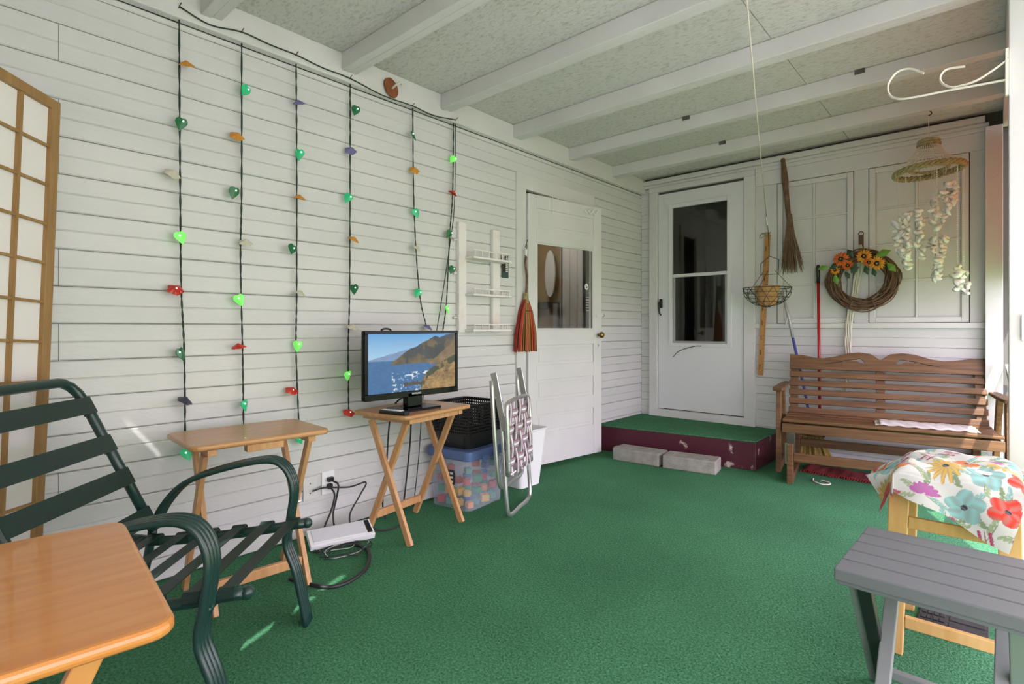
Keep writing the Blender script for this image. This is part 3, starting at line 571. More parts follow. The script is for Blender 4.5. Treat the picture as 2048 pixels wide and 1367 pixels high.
for n, (ix, iy, iz) in enumerate(cells):
    if not (ix >= 2 or iy == 0): continue
    x, y, z = -.105 + ix * .070 + random.uniform(-.006, .006), -.118 + iy * .078 + random.uniform(-.006, .006), .012 + iz * .068
    if iz == 3 and random.random() < .35: continue
    s = random.uniform(.018, .025); ci = random.randrange(6) if iz < 2 else random.choice((0, 0, 2, 3, 5)); m = toyc[ci]
    g = MB().box(-s, s, -s, s, 0, s * 1.6).tube([(-s / 2, 0, s * 1.6), (-s / 2, 0, s * 1.95)], s * .3, 8).tube([(s / 2, 0, s * 1.6), (s / 2, 0, s * 1.95)], s * .3, 8).build('toy_block', m, bevel=.002)
    g.location = (.19 + x * math.cos(R(6)) - y * math.sin(R(6)), 2.345 + x * math.sin(R(6)) + y * math.cos(R(6)), z); g.rotation_euler = (0, 0, random.uniform(0, 1.5))
    tag(g, ('red', 'yellow', 'green', 'blue', 'orange', 'teal')[ci] + ' toy block in the clear bin, ' + ('bottom', 'second', 'third', 'top')[iz] + ' layer, ' + ('back', 'third', 'second', 'front')[ix] + ' row, ' + ('leftmost', 'second from left', 'third from left', 'rightmost')[iy], 'toy block', 'toy blocks in the clear bin')
bk_ = thing('plastic_basket', 'black perforated plastic basket on the blue bin lid', 'basket', (.185, 2.345, .3575), R(6))
rngs = [(.128, .140, 0.), (.140, .152, .09), (.150, .163, .18), (.155, .168, .262)]
shell_box(MB(), .126, .138, 0, .085, .136, .149, .004).build('lower_wall', 'black', bk_)
for side in range(4):                              # pierced upper wall: a grid of slats
    g = MB(); cs, sn = math.cos(side * math.pi / 2), math.sin(side * math.pi / 2)
    half, off = (.140, .150) if side % 2 else (.150, .140)
    def pt(u, z):
        k = 1 + .10 * z / .26; x, y = off * k, u * k * .985
        return (x * cs - y * sn, x * sn + y * cs, z)
    nu = 19
    for i in range(nu + 1): u = -half + 2 * half * i / nu; g.bar(pt(u, .083), pt(u, .262), .006, .004, (cs, sn, 0))
    for j in range(10): zz_ = .088 + j * .0185; g.bar(pt(-half, zz_), pt(half, zz_), .004, .010, (0, 0, 1))
    g.build('pierced_wall', 'black', bk_)
rim = [(x * 1.0, y, .262) for x, y in rounded(.156, .167, .03)]; MB().tube(rim, .007, 8, closed=True).build('rim', 'black', bk_, smooth=True)
wbn = thing('waste_bin', 'plain white rectangular waste bin behind the folded lawn chair', 'waste bin', (.185, 2.845, 0), R(0))
shell_box(MB(), .105, .105, .002, .385, .135, .145, .004, .03).build('body', 'white', wbn)
MB().tube([(x, y, .385) for x, y in rounded(.138, .148, .03)], .006, 8, closed=True).build('rim', 'white', wbn, smooth=True)
# ------------------------------------------------------------------ folded lawn chair
lw = thing('lawn_chair', 'folded aluminium lawn chair with woven striped webbing leaning by the bins', 'lawn chair', (.585, 2.255, 0), math.atan2(.93, -.36))
# local x runs along the width, local -y faces the room, leaning back
def lp_(u, z, d=0.): return (u, d + .05 * z, z)
WD = .40
MB().tube(spline([lp_(0, .62, -.01), lp_(0, .30, -.015), lp_(.0, .07, -.02), lp_(.05, .014, -.02), lp_(.20, .013, -.02), lp_(WD - .05, .014, -.02), lp_(WD, .07, -.02), lp_(WD, .30, -.015), lp_(WD, .62, -.01)], 6), .0125, 10).build('front_leg_loop', 'alu', lw, smooth=True)
MB().tube(spline([lp_(-.012, .78, .035), lp_(-.012, .45, .03), lp_(.0, .22, .025), lp_(.05, .165, .02), lp_(.20, .165, .02), lp_(WD - .05, .165, .02), lp_(WD, .22, .025), lp_(WD + .012, .45, .03), lp_(WD + .012, .78, .035)], 6), .0125, 10).build('rear_leg_loop', 'alu', lw, smooth=True)
S0, S1 = -.015, .375
sf = [lp_(S0, .25, -.045), lp_(S0, .45, -.05), lp_(S0, .60, -.05), lp_(S0 + .03, .655, -.05), lp_(.19, .665, -.05), lp_(S1 - .03, .655, -.05), lp_(S1, .60, -.05), lp_(S1, .45, -.05), lp_(S1, .25, -.045)]
MB().tube(spline(sf, 6), .0125, 10).build('seat_frame', 'alu', lw, smooth=True)
MB().tube([lp_(S0, .255, -.045), lp_(S1, .255, -.045)], .011, 8).build('seat_bar', 'alu', lw, smooth=True)
for u in (-.012, WD + .012):
    MB().bar(lp_(u, .50, -.03), lp_(u, .825, .02), .008, .038, (0, 1, 0)).build('arm_bar', 'alu', lw, bevel=.003)
    for z in (.40, .58): MB().tube([lp_(u - .012, z, -.03), lp_(u + .012, z, -.03)], .006, 8).build('rivet', 'steel', lw)
M['web'] = mat('striped_webbing', (.38, .36, .40), .7)
nt = M['web'].node_tree; tc_ = nt.nodes.new('ShaderNodeTexCoord'); sx_ = nt.nodes.new('ShaderNodeSeparateXYZ'); rp_ = nt.nodes.new('ShaderNodeValToRGB'); nt.links.new(tc_.outputs['Generated'], sx_.inputs[0])
def web(name, axis):
    m = M['web'].copy(); m.name = name; nt = m.node_tree; sx = [n for n in nt.nodes if n.type == 'SEPXYZ'][0]; rp = [n for n in nt.nodes if n.type == 'VALTORGB'][0]; rp.color_ramp.interpolation = 'CONSTANT'
    e = rp.color_ramp.elements; e[0].position = 0; e[0].color = (.30, .10, .16, 1); e[1].position = .14; e[1].color = (.33, .31, .35, 1)
    for p, c in ((.38, (.80, .79, .80, 1)), (.62, (.33, .31, .35, 1)), (.86, (.30, .10, .16, 1))): q = e.new(p); q.color = c
    nt.links.new(sx.outputs[axis], rp.inputs[0]); nt.links.new(rp.outputs[0], nt.nodes['Principled BSDF'].inputs['Base Color']); return m
wv, wh = web('webbing_upright', 0), web('webbing_across', 2)
for i in range(5):
    u = S0 + .04 + i * (S1 - S0 - .08) / 4; pts = [lp_(u, .245 + .425 * k / 24, -.056 + .006 * math.sin(math.pi * (k / 24 * 4 + i))) for k in range(25)]
    MB().tube(pts, .01, 6, flat=(.024, .0012), up=(1, 0, 0)).build('upright_web', wv, lw)
for j in range(4):
    z = .325 + j * .088; pts = [lp_(S0 - .008 + (S1 - S0 + .016) * k / 24, z, -.056 - .006 * math.sin(math.pi * (k / 24 * 5 + j))) for k in range(25)]
    MB().tube(pts, .01, 6, flat=(.024, .0012), up=(0, 0, 1)).build('cross_web', wh, lw)
# ------------------------------------------------------------------ outlets, plugs, cables, lamp fixture
ol = thing('wall_outlet', 'white double outlet with two black plugs low on the left wall', 'outlet', (.002, 1.502, .20))
MB().box(0, .006, -.037, .037, -.0, .12).build('cover_plate', 'white', ol, bevel=.002)
MB().box(.0065, .030, -.012, .022, .066, .090).build('plug', 'black', ol, bevel=.004); MB().box(.0065, .030, -.012, .015, .030, .055).build('plug', 'cord', ol, bevel=.004)
bo = thing('blank_outlet', 'painted-over outlet plate left of the plugged outlet', 'outlet', (.002, 1.40, .19))
MB().box(0, .006, -.037, .037, -.0, .12).build('cover_plate', 'paint', bo, bevel=.002)
for z in (.035, .085): MB().ball((.006, 0, z), .004, 6).build('screw', 'rust', bo)
def cable(label, pts, r, m='cord', n=7): return tag(MB().tube(spline(pts, n), r, 7).build('cable', m, smooth=True), label, 'cable', 'cables by the outlet')
cable('black cable dropping from the upper plug to the floor tangle', [(.034, 1.512, .272), (.06, 1.53, .25), (.05, 1.525, .18), (.06, 1.50, .10), (.10, 1.49, .03), (.13, 1.50, .008)], .005)
cable('black cable dropping from the lower plug behind the fixture', [(.034, 1.502, .238), (.06, 1.508, .20), (.055, 1.49, .12), (.06, 1.455, .06), (.09, 1.42, .008)], .005)
cable('thin black cable bent out sideways from the wall to the floor', [(.03, 1.40, .24), (.04, 1.46, .247), (.05, 1.60, .222), (.05, 1.705, .225), (.055, 1.66, .16), (.06, 1.60, .08), (.09, 1.585, .008)], .0045)
cable('thick black extension cord looping over the carpet before the fixture', [(.40, 1.10, .008), (.53, 1.14, .008), (.60, 1.18, .008), (.61, 1.26, .008), (.56, 1.37, .008), (.46, 1.456, .008), (.36, 1.50, .008), (.28, 1.49, .008)], .0085)
cable('black cable running from the fixture end towards the television table', [(.20, 1.640, .03), (.23, 1.69, .009), (.24, 1.78, .008), (.20, 1.86, .008), (.08, 1.93, .01), (.04, 1.98, .12), (.06, 2.0, .40), (.10, 1.98, .60)], .005)
cable('black television cable hanging between the table legs', [(.26, 1.86, .72), (.12, 1.86, .66), (.055, 1.86, .55), (.05, 1.84, .30), (.07, 1.80, .10), (.10, 1.80, .008)], .005)
tg = thing('cable_tangle', 'tangle of thin green and black wires on the carpet by the fixture', 'cable', (.30, 1.42, 0))
for i in range(7):
    a0 = random.uniform(0, 6.28); pts = [(.03 * i / 7 + .075 * math.cos(a0 + k * .7) * random.uniform(.7, 1.25) - .10 * (i % 2), .12 * math.sin(a0 + k * .7) * random.uniform(.6, 1.15), .006 + .012 * random.random()) for k in range(9)]
    MB().tube(spline(pts, 5), .0028, 5).build('wire_loop', ('wire', 'cord', 'screenmesh')[i % 3], tg, smooth=True)
fx = thing('strip_light', 'short white strip light fixture lying on the carpet under the outlet', 'strip light', (.195, 1.465, 0.012), R(-16))
MB().obox((0, 0, .030), (.052, 0, -.022), (0, .158, 0), (.006, 0, .014)).build('housing', 'white', fx, bevel=.003)
MB().obox((.004, -.012, .047), (.040, 0, -.0169), (0, .128, 0), (.001, 0, .0024)).build('diffuser', mat('diffuser', (.66, .67, .72), .35), fx, bevel=.002)
MB().obox((.004, .136, .048), (.040, 0, -.0169), (0, .012, 0), (.001, 0, .0028)).build('end_socket', 'black', fx, bevel=.002)
# ------------------------------------------------------------------ glider bench
be = thing('glider_bench', 'brown slatted wooden glider bench with a scrolled crest rail', 'bench', (2.02, 4.78, 0), R(9.6))     # local x along, -y to the front
def bb(n, x0, x1, y0, y1, z0, z1, p=None, bev=.004): return MB().box(x0, x1, y0, y1, z0, z1).build(n, 'cedar', p or be, bevel=bev)
lean = lambda z: -.10 + .13 * (z - .40) / .48        # back leans away from the front
def backbar(n, x0, x1, za, zb, th=.02, poly=None):
    a, b = Vector((0, lean(za), za)), Vector((0, lean(zb), zb)); d = b - a; nrm = Vector((0, d.z, -d.y)).normalized()
    MB().obox((a + b) / 2 + Vector(((x0 + x1) / 2, 0, 0)), ((x1 - x0) / 2, 0, 0), d / 2, nrm * th / 2).build(n, 'cedar', be, bevel=.004)
for z in (.425, .4925, .560, .6275, .695): backbar('back_slat', -.595, .595, z, z + .042)
for x in (-.56, .0, .56):
    a, b = Vector((x, lean(.36) + .022, .36)), Vector((x, lean(.79) + .022, .79)); MB().bar(a, b, .055, .022, (0, 1, 0)).build('back_post', 'cedar', be, bevel=.003)
# crest rail with a wavy top and two scroll cut-outs, built as columns between lower and upper edges
def crest_top(x):
    u = abs(x) / .595
    return np.interp(u, [0, .03, .10, .22, .34, .50, .62, .72, .85, 1.], [.838, .853, .882, .892, .884, .853, .842, .846, .862, .868])
def hole(x):                                        # (low, high) of the scroll opening or None
    u = abs(x)
    if u < .095 or u > .345: return None
    c = np.interp(u, [.095, .115, .14, .20, .26, .345], [.815, .828, .836, .832, .815, .803]); h = np.interp(u, [.095, .105, .125, .15, .20, .345], [.002, .013, .016, .006, .0045, .001]); return c - h, c + h
xs = np.unique(np.round(np.concatenate([np.linspace(-.595, .595, 120), [-.345, -.095, .095, .345]]), 4)); cr = MB()
dd = Vector((0, lean(.88) - lean(.76), .12)).normalized(); nr = Vector((0, dd.z, -dd.y))
def cpt(x, z, s): p = Vector((x, lean(z), z)); return p + nr * s * .011
def quadstrip(x0, x1, l0, h0, l1, h1):
    v = [cpt(x0, l0, 1), cpt(x1, l1, 1), cpt(x1, h1, 1), cpt(x0, h0, 1), cpt(x0, l0, -1), cpt(x1, l1, -1), cpt(x1, h1, -1), cpt(x0, h0, -1)]
    cr.add(v, [(0, 1, 2, 3), (5, 4, 7, 6), (0, 4, 5, 1), (3, 2, 6, 7)] + ([(0, 3, 7, 4)] if x0 == xs[0] else []) + ([(1, 5, 6, 2)] if x1 == xs[-1] else []))
for x0, x1 in zip(xs, xs[1:]):
    t0, t1 = crest_top(x0), crest_top(x1); h0, h1 = hole(x0), hole(x1)
    if h0 and h1: quadstrip(x0, x1, .757, h0[0], .757, h1[0]); quadstrip(x0, x1, h0[1], t0, h1[1], t1)
    else: quadstrip(x0, x1, .757, t0, .757, t1)
cr.build('crest_rail', 'cedar', be)
for i, y in enumerate((-.50, -.415, -.33, -.245, -.16)): bb('seat_slat', -.60, .60, y, y + .074, .400 + .004 * abs(2 - i), .420 + .004 * abs(2 - i))
bb('front_apron', -.60, .60, -.512, -.49, .335, .398); bb('rear_apron', -.58, .58, -.12, -.10, .335, .398)
for s in (-1, 1):
    bb('seat_bearer', s * .57 - .018, s * .57 + .018, -.489, -.121, .335, .3995)
    x = s * .625
    am = MB().prism([(x - .035, -.53), (x + .03, -.54), (x + .04, -.42), (x + .028, -.10), (x + .02, .06), (x - .02, .06), (x - .03, -.10), (x - .04, -.42)], (1, 0, 0), (0, 1, 0), .628, .652, (0, 0, 1)).build('arm_rest', 'cedar', be, bevel=.008)
    MB().bar((x, -.475, .045), (x, -.455, .627), .058, .032, (1, 0, 0)).build('front_leg', 'cedar', be, bevel=.003)
    MB().bar((x, -.06, .045), (x, -.22, .627), .050, .032, (1, 0, 0)).build('rear_leg', 'cedar', be, bevel=.003)
    bb('lower_side_rail', x - .018, x + .018, -.50, -.03, .055, .105)
    xb = s * .54
    bb('base_post', xb - .020, xb + .020, -.62, -.575, 0, .275); bb('base_post', xb - .020, xb + .020, -.02, .025, 0, .275)
    bb('base_sill', xb - .018, xb + .018, -.5745, -.021, .0, .055)
    for y in (-.52, -.09): MB().bar((xb + s * .026, y, .262), (xb + s * .026, y + .02, .11), .012, .03, (1, 0, 0)).build('swing_arm', 'steel', be, bevel=.002)
bb('base_rail', -.519, .519, -.612, -.585, .155, .215); bb('base_rail', -.519, .519, -.012, .015, .155, .215)
# woven white cloth on the seat
cv, cf = [], []
na, nb = 40, 12
for i in range(na):
    for j in range(nb):
        a, b = i / (na - 1), j / (nb - 1); cv.append((-.02 + .50 * a + .006 * math.sin(j * 2.1), -.44 + .20 * b + .008 * math.sin(a * 9), .428 + .016 * math.sin(math.pi * b) ** .6 + .004 * math.sin(a * 37 + b * 9)))
for i in range(na - 1):
    for j in range(nb - 1): cf.append((i * nb + j, (i + 1) * nb + j, (i + 1) * nb + j + 1, i * nb + j + 1))
wc = thing('woven_runner', 'folded white woven runner lying on the bench seat', 'runner', (2.02, 4.78, 0), R(9.6))
o = MB().add(cv, cf).build('cloth', mat('woven_white', (.58, .56, .53), .9, c2=(.48, .42, .40), scale=50., stretch=(.5, 3, 1), bump=.5), wc, smooth=True)
so_ = o.modifiers.new('thick', 'SOLIDIFY'); so_.thickness = .006; so_.offset = 1
for i in range(14):
    for x, s in ((-.02, -1), (.48, 1)): MB().tube([(x, -.43 + i * .0145, .434), (x + s * .022, -.43 + i * .0145 + random.uniform(-.006, .006), .426)], .003, 5).build('fringe_knot', 'rope', wc)
# ------------------------------------------------------------------ things behind and below the bench
rp = thing('floor_mop', 'red pole with a black grip standing behind the bench', 'mop', (1.612, 4.87, 0))
MB().tube([(0, -.02, .05), (-.018, .0, 1.46)], .011, 10).build('pole', 'red', rp, smooth=True); MB().tube([(-.018, .0, 1.44), (-.019, .0, 1.575), (-.019, 0, 1.583)], [.014, .014, .008], 10).build('grip', 'black', rp, smooth=True)
MB().box(-.10, .10, -.045, .015, 0.002, .05).build('mop_head', 'red', rp, bevel=.01)
cb = thing('corn_broom', 'yellow corn broom with a blue and grey handle leaning behind the bench', 'broom', (1.545, 4.84, 0))
MB().tube([(0, 0, .33), (-.05, -.005, .62), (-.125, -.02, 1.0)], .0105, 10).build('handle', 'blue', cb, smooth=True); MB().tube([(-.125, -.02, 1.0), (-.155, -.026, 1.17), (-.20, -.034, 1.37)], [.0115, .013, .009], 10).build('grip_sleeve', 'screenmesh', cb, smooth=True)
MB().tube([(-.155, -.03, 1.19), (-.175, -.04, 1.10), (-.18, -.035, 1.16)], .005, 6).build('hang_clip', 'screenmesh', cb)
M['corn'] = mat('corn_bristle', (.46, .33, .10), .85, c2=(.34, .23, .06), scale=60.)
for i in range(40):
    a = (i / 39 - .5) * 2; MB().tube([(.01 * a, 0, .34), (.07 * a + .01, random.uniform(-.02, .02), .22), (.14 * a + .03, random.uniform(-.03, .03), random.uniform(.004, .02))], [.004, .006, .006], 5).build('bristle_bundle', 'corn', cb)
for z, w in ((.25, .075), (.22, .09), (.19, .105)): MB().tube([(w * math.cos(t_) + .015, .03 * math.sin(t_), z) for t_ in [i * math.pi / 10 for i in range(20)]], .0035, 5, closed=True).build('stitching', 'cord', cb)
rg = thing('red_rug', 'red fringed rug bunched on the floor under the bench', 'rug', (1.93, 4.60, 0), R(-4))
rv, rf = [], []
for i in range(36):
    for j in range(12): a, b = i / 35, j / 11; rv.append((-.36 + .72 * a, -.12 + .25 * b, .006 + .022 * (math.sin(a * 17 + b * 3) * .5 + .5) * math.sin(math.pi * b) + .01 * math.sin(a * 31)** 2))
for i in range(35):
    for j in range(11): rf.append((i * 12 + j, (i + 1) * 12 + j, (i + 1) * 12 + j + 1, i * 12 + j + 1))
MB().add(rv, rf).build('weave', mat('red_weave', (.13, .008, .012), .9, c2=(.20, .02, .025), scale=60., stretch=(1, 4, 1)), rg, smooth=True).modifiers.new('t', 'SOLIDIFY').thickness = .006
for i in range(44): MB().tube([(-.36 + .72 * i / 43, -.12, .010), (-.36 + .72 * i / 43 + random.uniform(-.006, .006), -.155, .005)], .003, 5).build('fringe', 'red', rg)
tag(MB().tube(spline([(1.68, 4.33, .005), (1.70, 4.25, .005), (1.76, 4.20, .005), (1.80, 4.23, .005), (1.79, 4.28, .005), (1.73, 4.31, .005)]), .005, 6).build('white_cord', 'rope', smooth=True), 'short loop of white cord on the carpet under the bench', 'cord')
# ------------------------------------------------------------------ back wall decorations
tw = thing('twig_broom', 'brown twig besom hung upright on the painted window', 'broom', (1.38, 4.885, 1.52))
MB().tube(spline([(-.05, 0, .95), (-.03, .0, .72), (-.012, 0, .52), (0, 0, .40)]), [.016, .018, .02, .022, .024, .026, .026, .024, .022, .021, .02, .02, .02, .02, .02, .02, .02, .02, .02, .02, .02, .02, .02, .022, .024], 8).build('handle_bundle', 'twig', tw, smooth=True)
MB().ball((-.052, 0, .955), .02, 8).build('knot', 'twig', tw, smooth=True)
for i in range(110):
    a = random.uniform(-1, 1); b = random.uniform(-1, 1); l = random.uniform(.0, .10)
    MB().tube([(a * .014, b * .012, .50), (a * .03 + .004, b * .02, .34), (a * .075 + .012 + .02 * (a > .6), b * .026, l)], [.0035, .0028, .0016], 4).build('twig', 'straw', tw)
ys = thing('yardstick', 'long wooden yardstick tied with raffia hanging beside the storm door', 'ruler', (1.176, 4.895, .672))
stk = MB().bar((-.030, 0, 0), (.030, 0, 1.20), .044, .008, (0, 1, 0)).build('stick', 'ruler', ys, bevel=.001)
for i in range(44):
    t = (i + .5) / 44; x = -.030 + .06 * t; l = .018 if i % 4 == 0 else .010
    MB().box(x + .021 - l, x + .021, -.0052, -.0042, 1.2 * t - .0012, 1.2 * t + .0012).build('tick_mark', 'cord', stk)
for i in range(9): t = .06 + i * .105; x = -.030 + .06 * t; MB().box(x - .011, x - .004, -.0052, -.0042, 1.2 * t - .022, 1.2 * t + .022).build('printed_word', 'rust', stk)
for i in range(8): MB().tube(spline([(.030, -.006, 1.19), (.030 + random.uniform(-.05, .03), -.012, 1.215), (.030 + random.uniform(-.07, .04), -.014, 1.19 + random.uniform(-.02, .03))]), .0025, 5).build('raffia', 'rattan', ys)
hk = thing('ceiling_cord', 'thin white cord slung from a rafter to the back wall', 'cord', (1.19, 4.90, 1.95))
MB().tube([(1.875, 2.345, 2.456), (1.53, 3.63, 2.240), (1.19, 4.912, 2.03)], .0035, 6).build('line', 'rope', hk, world=True, smooth=True)
MB().tube([(1.19, 4.905, 2.03), (1.205, 4.905, 1.93)], .008, 8).build('toggle', 'white', hk, world=True, smooth=True)
ba = thing('hanging_basket', 'wire hanging basket with a coco fibre pot on the back wall', 'basket', (1.258, 4.70, 1.25))
rb, hb = .185, .155
for zf in (0., .25, .5, .75, 1.):
    z = hb * zf; r = rb * math.sqrt(max(.02, 1 - (1 - zf) ** 2)) if zf < 1 else rb
    MB().tube([(r * math.cos(a), r * math.sin(a), z) for a in [i * math.pi / 16 for i in range(32)]], .0032 if zf == 1 else .0022, 6, closed=True).build('ring_wire', 'darkwire', ba, smooth=True)
for i in range(12):
    for s in (-1, 1):
        MB().tube([(rb * math.cos(i * math.pi / 6 + s * k * .07) * math.sqrt(1 - (k / 8) ** 2), rb * math.sin(i * math.pi / 6 + s * k * .07) * math.sqrt(1 - (k / 8) ** 2), hb * (1 - (k / 8))) for k in range(9)], .0019, 5).build('rib_wire', 'darkwire', ba, smooth=True)
MB().lathe([(.0, .012), (.068, .012), (.098, .17), (.092, .17), (.064, .02), (0, .02)], (0, 0, 0), 24).build('fibre_pot', 'coco', ba, smooth=False)
top_ = (-.015, .10, .40)
for i in range(3): a = i * 2.094 + .5; MB().tube([(rb * math.cos(a), rb * math.sin(a), hb), (top_[0] + .045 * math.cos(a), top_[1] + .01 * math.sin(a), .31)], .002, 5).build('chain', 'darkwire', ba)
MB().tube([(-.085, .11, .275), (-.085, .12, .37), (-.02, .13, .43), (.055, .12, .395), (.06, .11, .275)], .003, 6, closed=True).build('hanger_frame', 'darkwire', ba)
MB().tube([(-.02, .13, .43), (-.05, .19, .70)], .0025, 5).build('hang_wire', 'darkwire', ba)
# rope with ring
ro = thing('rope_hank', 'bundle of off-white cotton rope hanging from a ring behind the wreath', 'rope', (1.85, 4.895, 1.79))
MB().tube([(1.882 + .016 * math.cos(a), 4.895, 1.80 + .018 * math.sin(a)) for a in [i * math.pi / 8 for i in range(16)]], .003, 6, closed=True).build('iron_ring', 'rust', ro, world=True, smooth=True)
MB().box(1.866, 1.898, 4.89, 4.905, 1.67, 1.79).build('strap', 'rust', ro, world=True, bevel=.003)
for i, dx in enumerate((-.016, .0, .016)):
    q = spline([(1.88 + dx * .5, 4.895, 1.72), (1.872 + dx, 4.893, 1.58), (1.832 + dx, 4.892, 1.29), (1.80 + dx, 4.892, 1.09), (1.795 + dx * .9, 4.895, .80), (1.795 + dx * .6, 4.9, .56 + .05 * i)], 12)
    for s in (0, math.pi): MB().tube([p + Vector((.004 * math.cos(k * .55 + s), .004 * math.sin(k * .55 + s), 0)) for k, p in enumerate(q)], .0055, 6).build('rope_strand', 'rope', ro, world=True, smooth=True)
# wreath
wr = thing('grapevine_wreath', 'grapevine wreath with orange sunflowers hung over the painted windows', 'wreath', (1.893, 4.845, 1.44))
for i in range(56):
    ph, w, rr, ry = random.uniform(0, 6.28), random.choice((2, 3, 4)), random.uniform(.155, .232), random.uniform(-.025, .03)
    n = 40; am = random.uniform(.005, .02)
    MB().tube([((rr + am * math.cos(w * a + ph)) * math.cos(a), ry * .8 + am * math.sin(w * a + ph), (rr * .97 + am * math.cos(w * a + ph)) * math.sin(a)) for a in [k * 2 * math.pi / n for k in range(n)]], random.uniform(.0028, .0055), 5, closed=True).build('vine', 'twig', wr, smooth=True)
for a in (-1.9, -1.15, 2.6): MB().tube([(.197 * math.cos(a) + .036 * math.cos(t_) * math.cos(a), .036 * math.sin(t_), .19 * math.sin(a) + .036 * math.cos(t_) * math.sin(a)) for t_ in [i * math.pi / 8 for i in range(16)]], .0035, 5, closed=True).build('vine_tie', 'twig', wr, smooth=True)
MB().tube(spline([(.205, -.02, .05), (.235, -.02, -.01), (.225, -.02, -.06), (.23, -.02, -.09)]), .002, 5).build('loose_tendril', 'twig', wr)
pet = {'r': mat('orange_petal', (.62, .13, .015), .7, c2=(.50, .08, .012), scale=30.), 'y': mat('amber_petal', (.72, .30, .02), .7, c2=(.55, .15, .015), scale=30.)}
def petal_mesh(m, L, w):
    me = bpy.data.meshes.new('petal'); v = [(0, 0, 0), (w * .7, -.004, L * .35), (w, -.006, L * .6), (0, -.002, L), (-w, -.006, L * .6), (-w * .7, -.004, L * .35), (0, -.010, L * .5)]
    v += [(x, y + .0015, z) for x, y, z in v]
    me.from_pydata(v, [], [(0, 1, 6), (1, 2, 6), (2, 3, 6), (3, 4, 6), (4, 5, 6), (5, 0, 6)] + [(8, 7, 13), (9, 8, 13), (10, 9, 13), (11, 10, 13), (12, 11, 13), (7, 12, 13)]); me.materials.append(m); return me
M['seed'] = mat('seed_head', (.035, .016, .012), .9, bump=.6, scale=90.)
for fx_, fz, fr, kd, tilt in ((-.125, .165, .062, 'r', -.1), (.025, .175, .056, 'y', 0), (.105, .115, .058, 'y', .1), (-.165, .085, .040, 'y', -.2), (.055, .128, .040, 'r', .2), (-.08, .115, .045, 'r', .1)):
    fl = MB().lathe([(0, .012), (fr * .26, .008), (fr * .34, 0), (0, -.004)], (0, 0, 0), 14); fl.v = [(x, -z, y) for x, y, z in fl.v]
    h_ = fl.build('seed_head', 'seed', wr, smooth=True); h_.location = (fx_, -.062, fz); h_.rotation_euler = (tilt, 0, tilt)
    pm = petal_mesh(pet[kd], fr, fr * .16)
    MB().ball((0, -.012, 0), fr * .12, 8).build('floret', mat('floret', (.30, .26, .10), .8), h_)
    for k in range(18): mesh_obj(pm, 'petal', h_, (0, .002 + .003 * (k % 2), 0), (random.uniform(-.2, .2), k * 2 * math.pi / 18 + random.uniform(-.1, .1), 0))
gl = [mat('wreath_leaf_dark', (.022, .065, .040), .5), mat('wreath_leaf_green', (.13, .28, .035), .5)]
for x, z, a, L, k in ((-.20, .115, 1.75, .085, 1), (-.13, .12, 1.9, .085, 0), (-.165, .055, 3.3, .085, 1), (-.10, .075, 3.6, .07, 0), (-.04, .17, .6, .085, 0), (-.02, .125, 2.7, .085, 0), (.03, .11, 3.4, .08, 0), (.09, .165, -1.2, .11, 1), (.165, .12, -2.5, .095, 1), (-.06, .145, 1.3, .07, 0), (.0, .10, 2.2, .075, 0), (.08, .085, -2.9, .07, 0)):
    mesh_obj(petal_mesh(gl[k], L, L * .26), 'leaf', wr, (x, -.066, z), (random.uniform(-.25, .1), -a if False else a * -1, 0))
# ------------------------------------------------------------------ shell wind chime
wc_ = thing('shell_wind_chime', 'wind chime of white shell strings under a woven grass hat, hung from a rafter', 'wind chime', (2.335, 4.345, 2.08))
MB().tube(spline([(0, 0, .39), (.0, .0, .385), (.012, 0, .37), (.012, 0, .355), (-.002, 0, .35)]), .004, 6).build('screw_hook', 'rust', wc_); MB().tube([(0, 0, .36), (0, 0, .18)], .0022, 5).build('hang_string', 'rope', wc_)
for z, r, t in ((.185, .050, .012), (.165, .056, .010)): MB().tube([(r * math.cos(a), r * math.sin(a), z) for a in [i * math.pi / 12 for i in range(24)]], t, 8, closed=True).build('top_braid', 'rattan', wc_, smooth=True)
RT = .176; rimo = MB(); tl = lambda a: .012 * math.cos(a)
for s in (0, 2.09, 4.19): rimo.tube([((RT + .009 * math.cos(k * .9 + s)) * math.cos(k * math.pi / 36), (RT + .007 * math.cos(k * .9 + s)) * math.sin(k * math.pi / 36), tl(k * math.pi / 36) + .011 * math.sin(k * .9 + s)) for k in range(72)], .0105, 6, closed=True)
rimo.build('rim_braid', 'rattan', wc_, smooth=True)
for i in range(40): a = i * math.pi / 20; MB().tube([(.05 * math.cos(a), .05 * math.sin(a), .165), (.085 * math.cos(a + .25), .085 * math.sin(a + .25), .095), (RT * math.cos(a + .1), RT * math.sin(a + .1), tl(a))], .0022, 5).build('net_thread', 'rope', wc_)
for z, r in ((.12, .075), (.07, .115)): MB().tube([(r * math.cos(a), r * math.sin(a), z) for a in [i * math.pi / 12 for i in range(24)]], .0025, 5, closed=True).build('net_ring', 'rope', wc_)
MB().tube([(.10 * math.cos(a), .10 * math.sin(a), .012) for a in [i * math.pi / 12 for i in range(24)]], .009, 6, closed=True).build('inner_braid', 'rattan', wc_, smooth=True)
shm = bpy.data.meshes.new('shell'); sv = [(0, 0, .006)]; sf_ = []
for i in range(9): a = R(-80 + 160 * i / 8); sv.append((.021 * math.sin(a), .004, .004 - .026 * math.cos(a) * .8)); 
for i in range(9): a = R(-80 + 160 * i / 8); sv.append((.012 * math.sin(a), -.007, .003 - .013 * math.cos(a)))
for i in range(8): sf_ += [(0, 10 + i, 11 + i), (10 + i, 1 + i, 2 + i, 11 + i)]
sf_ += [(0, 1, 10), (9, 0, 18), tuple([0] + list(range(9, 0, -1)))]
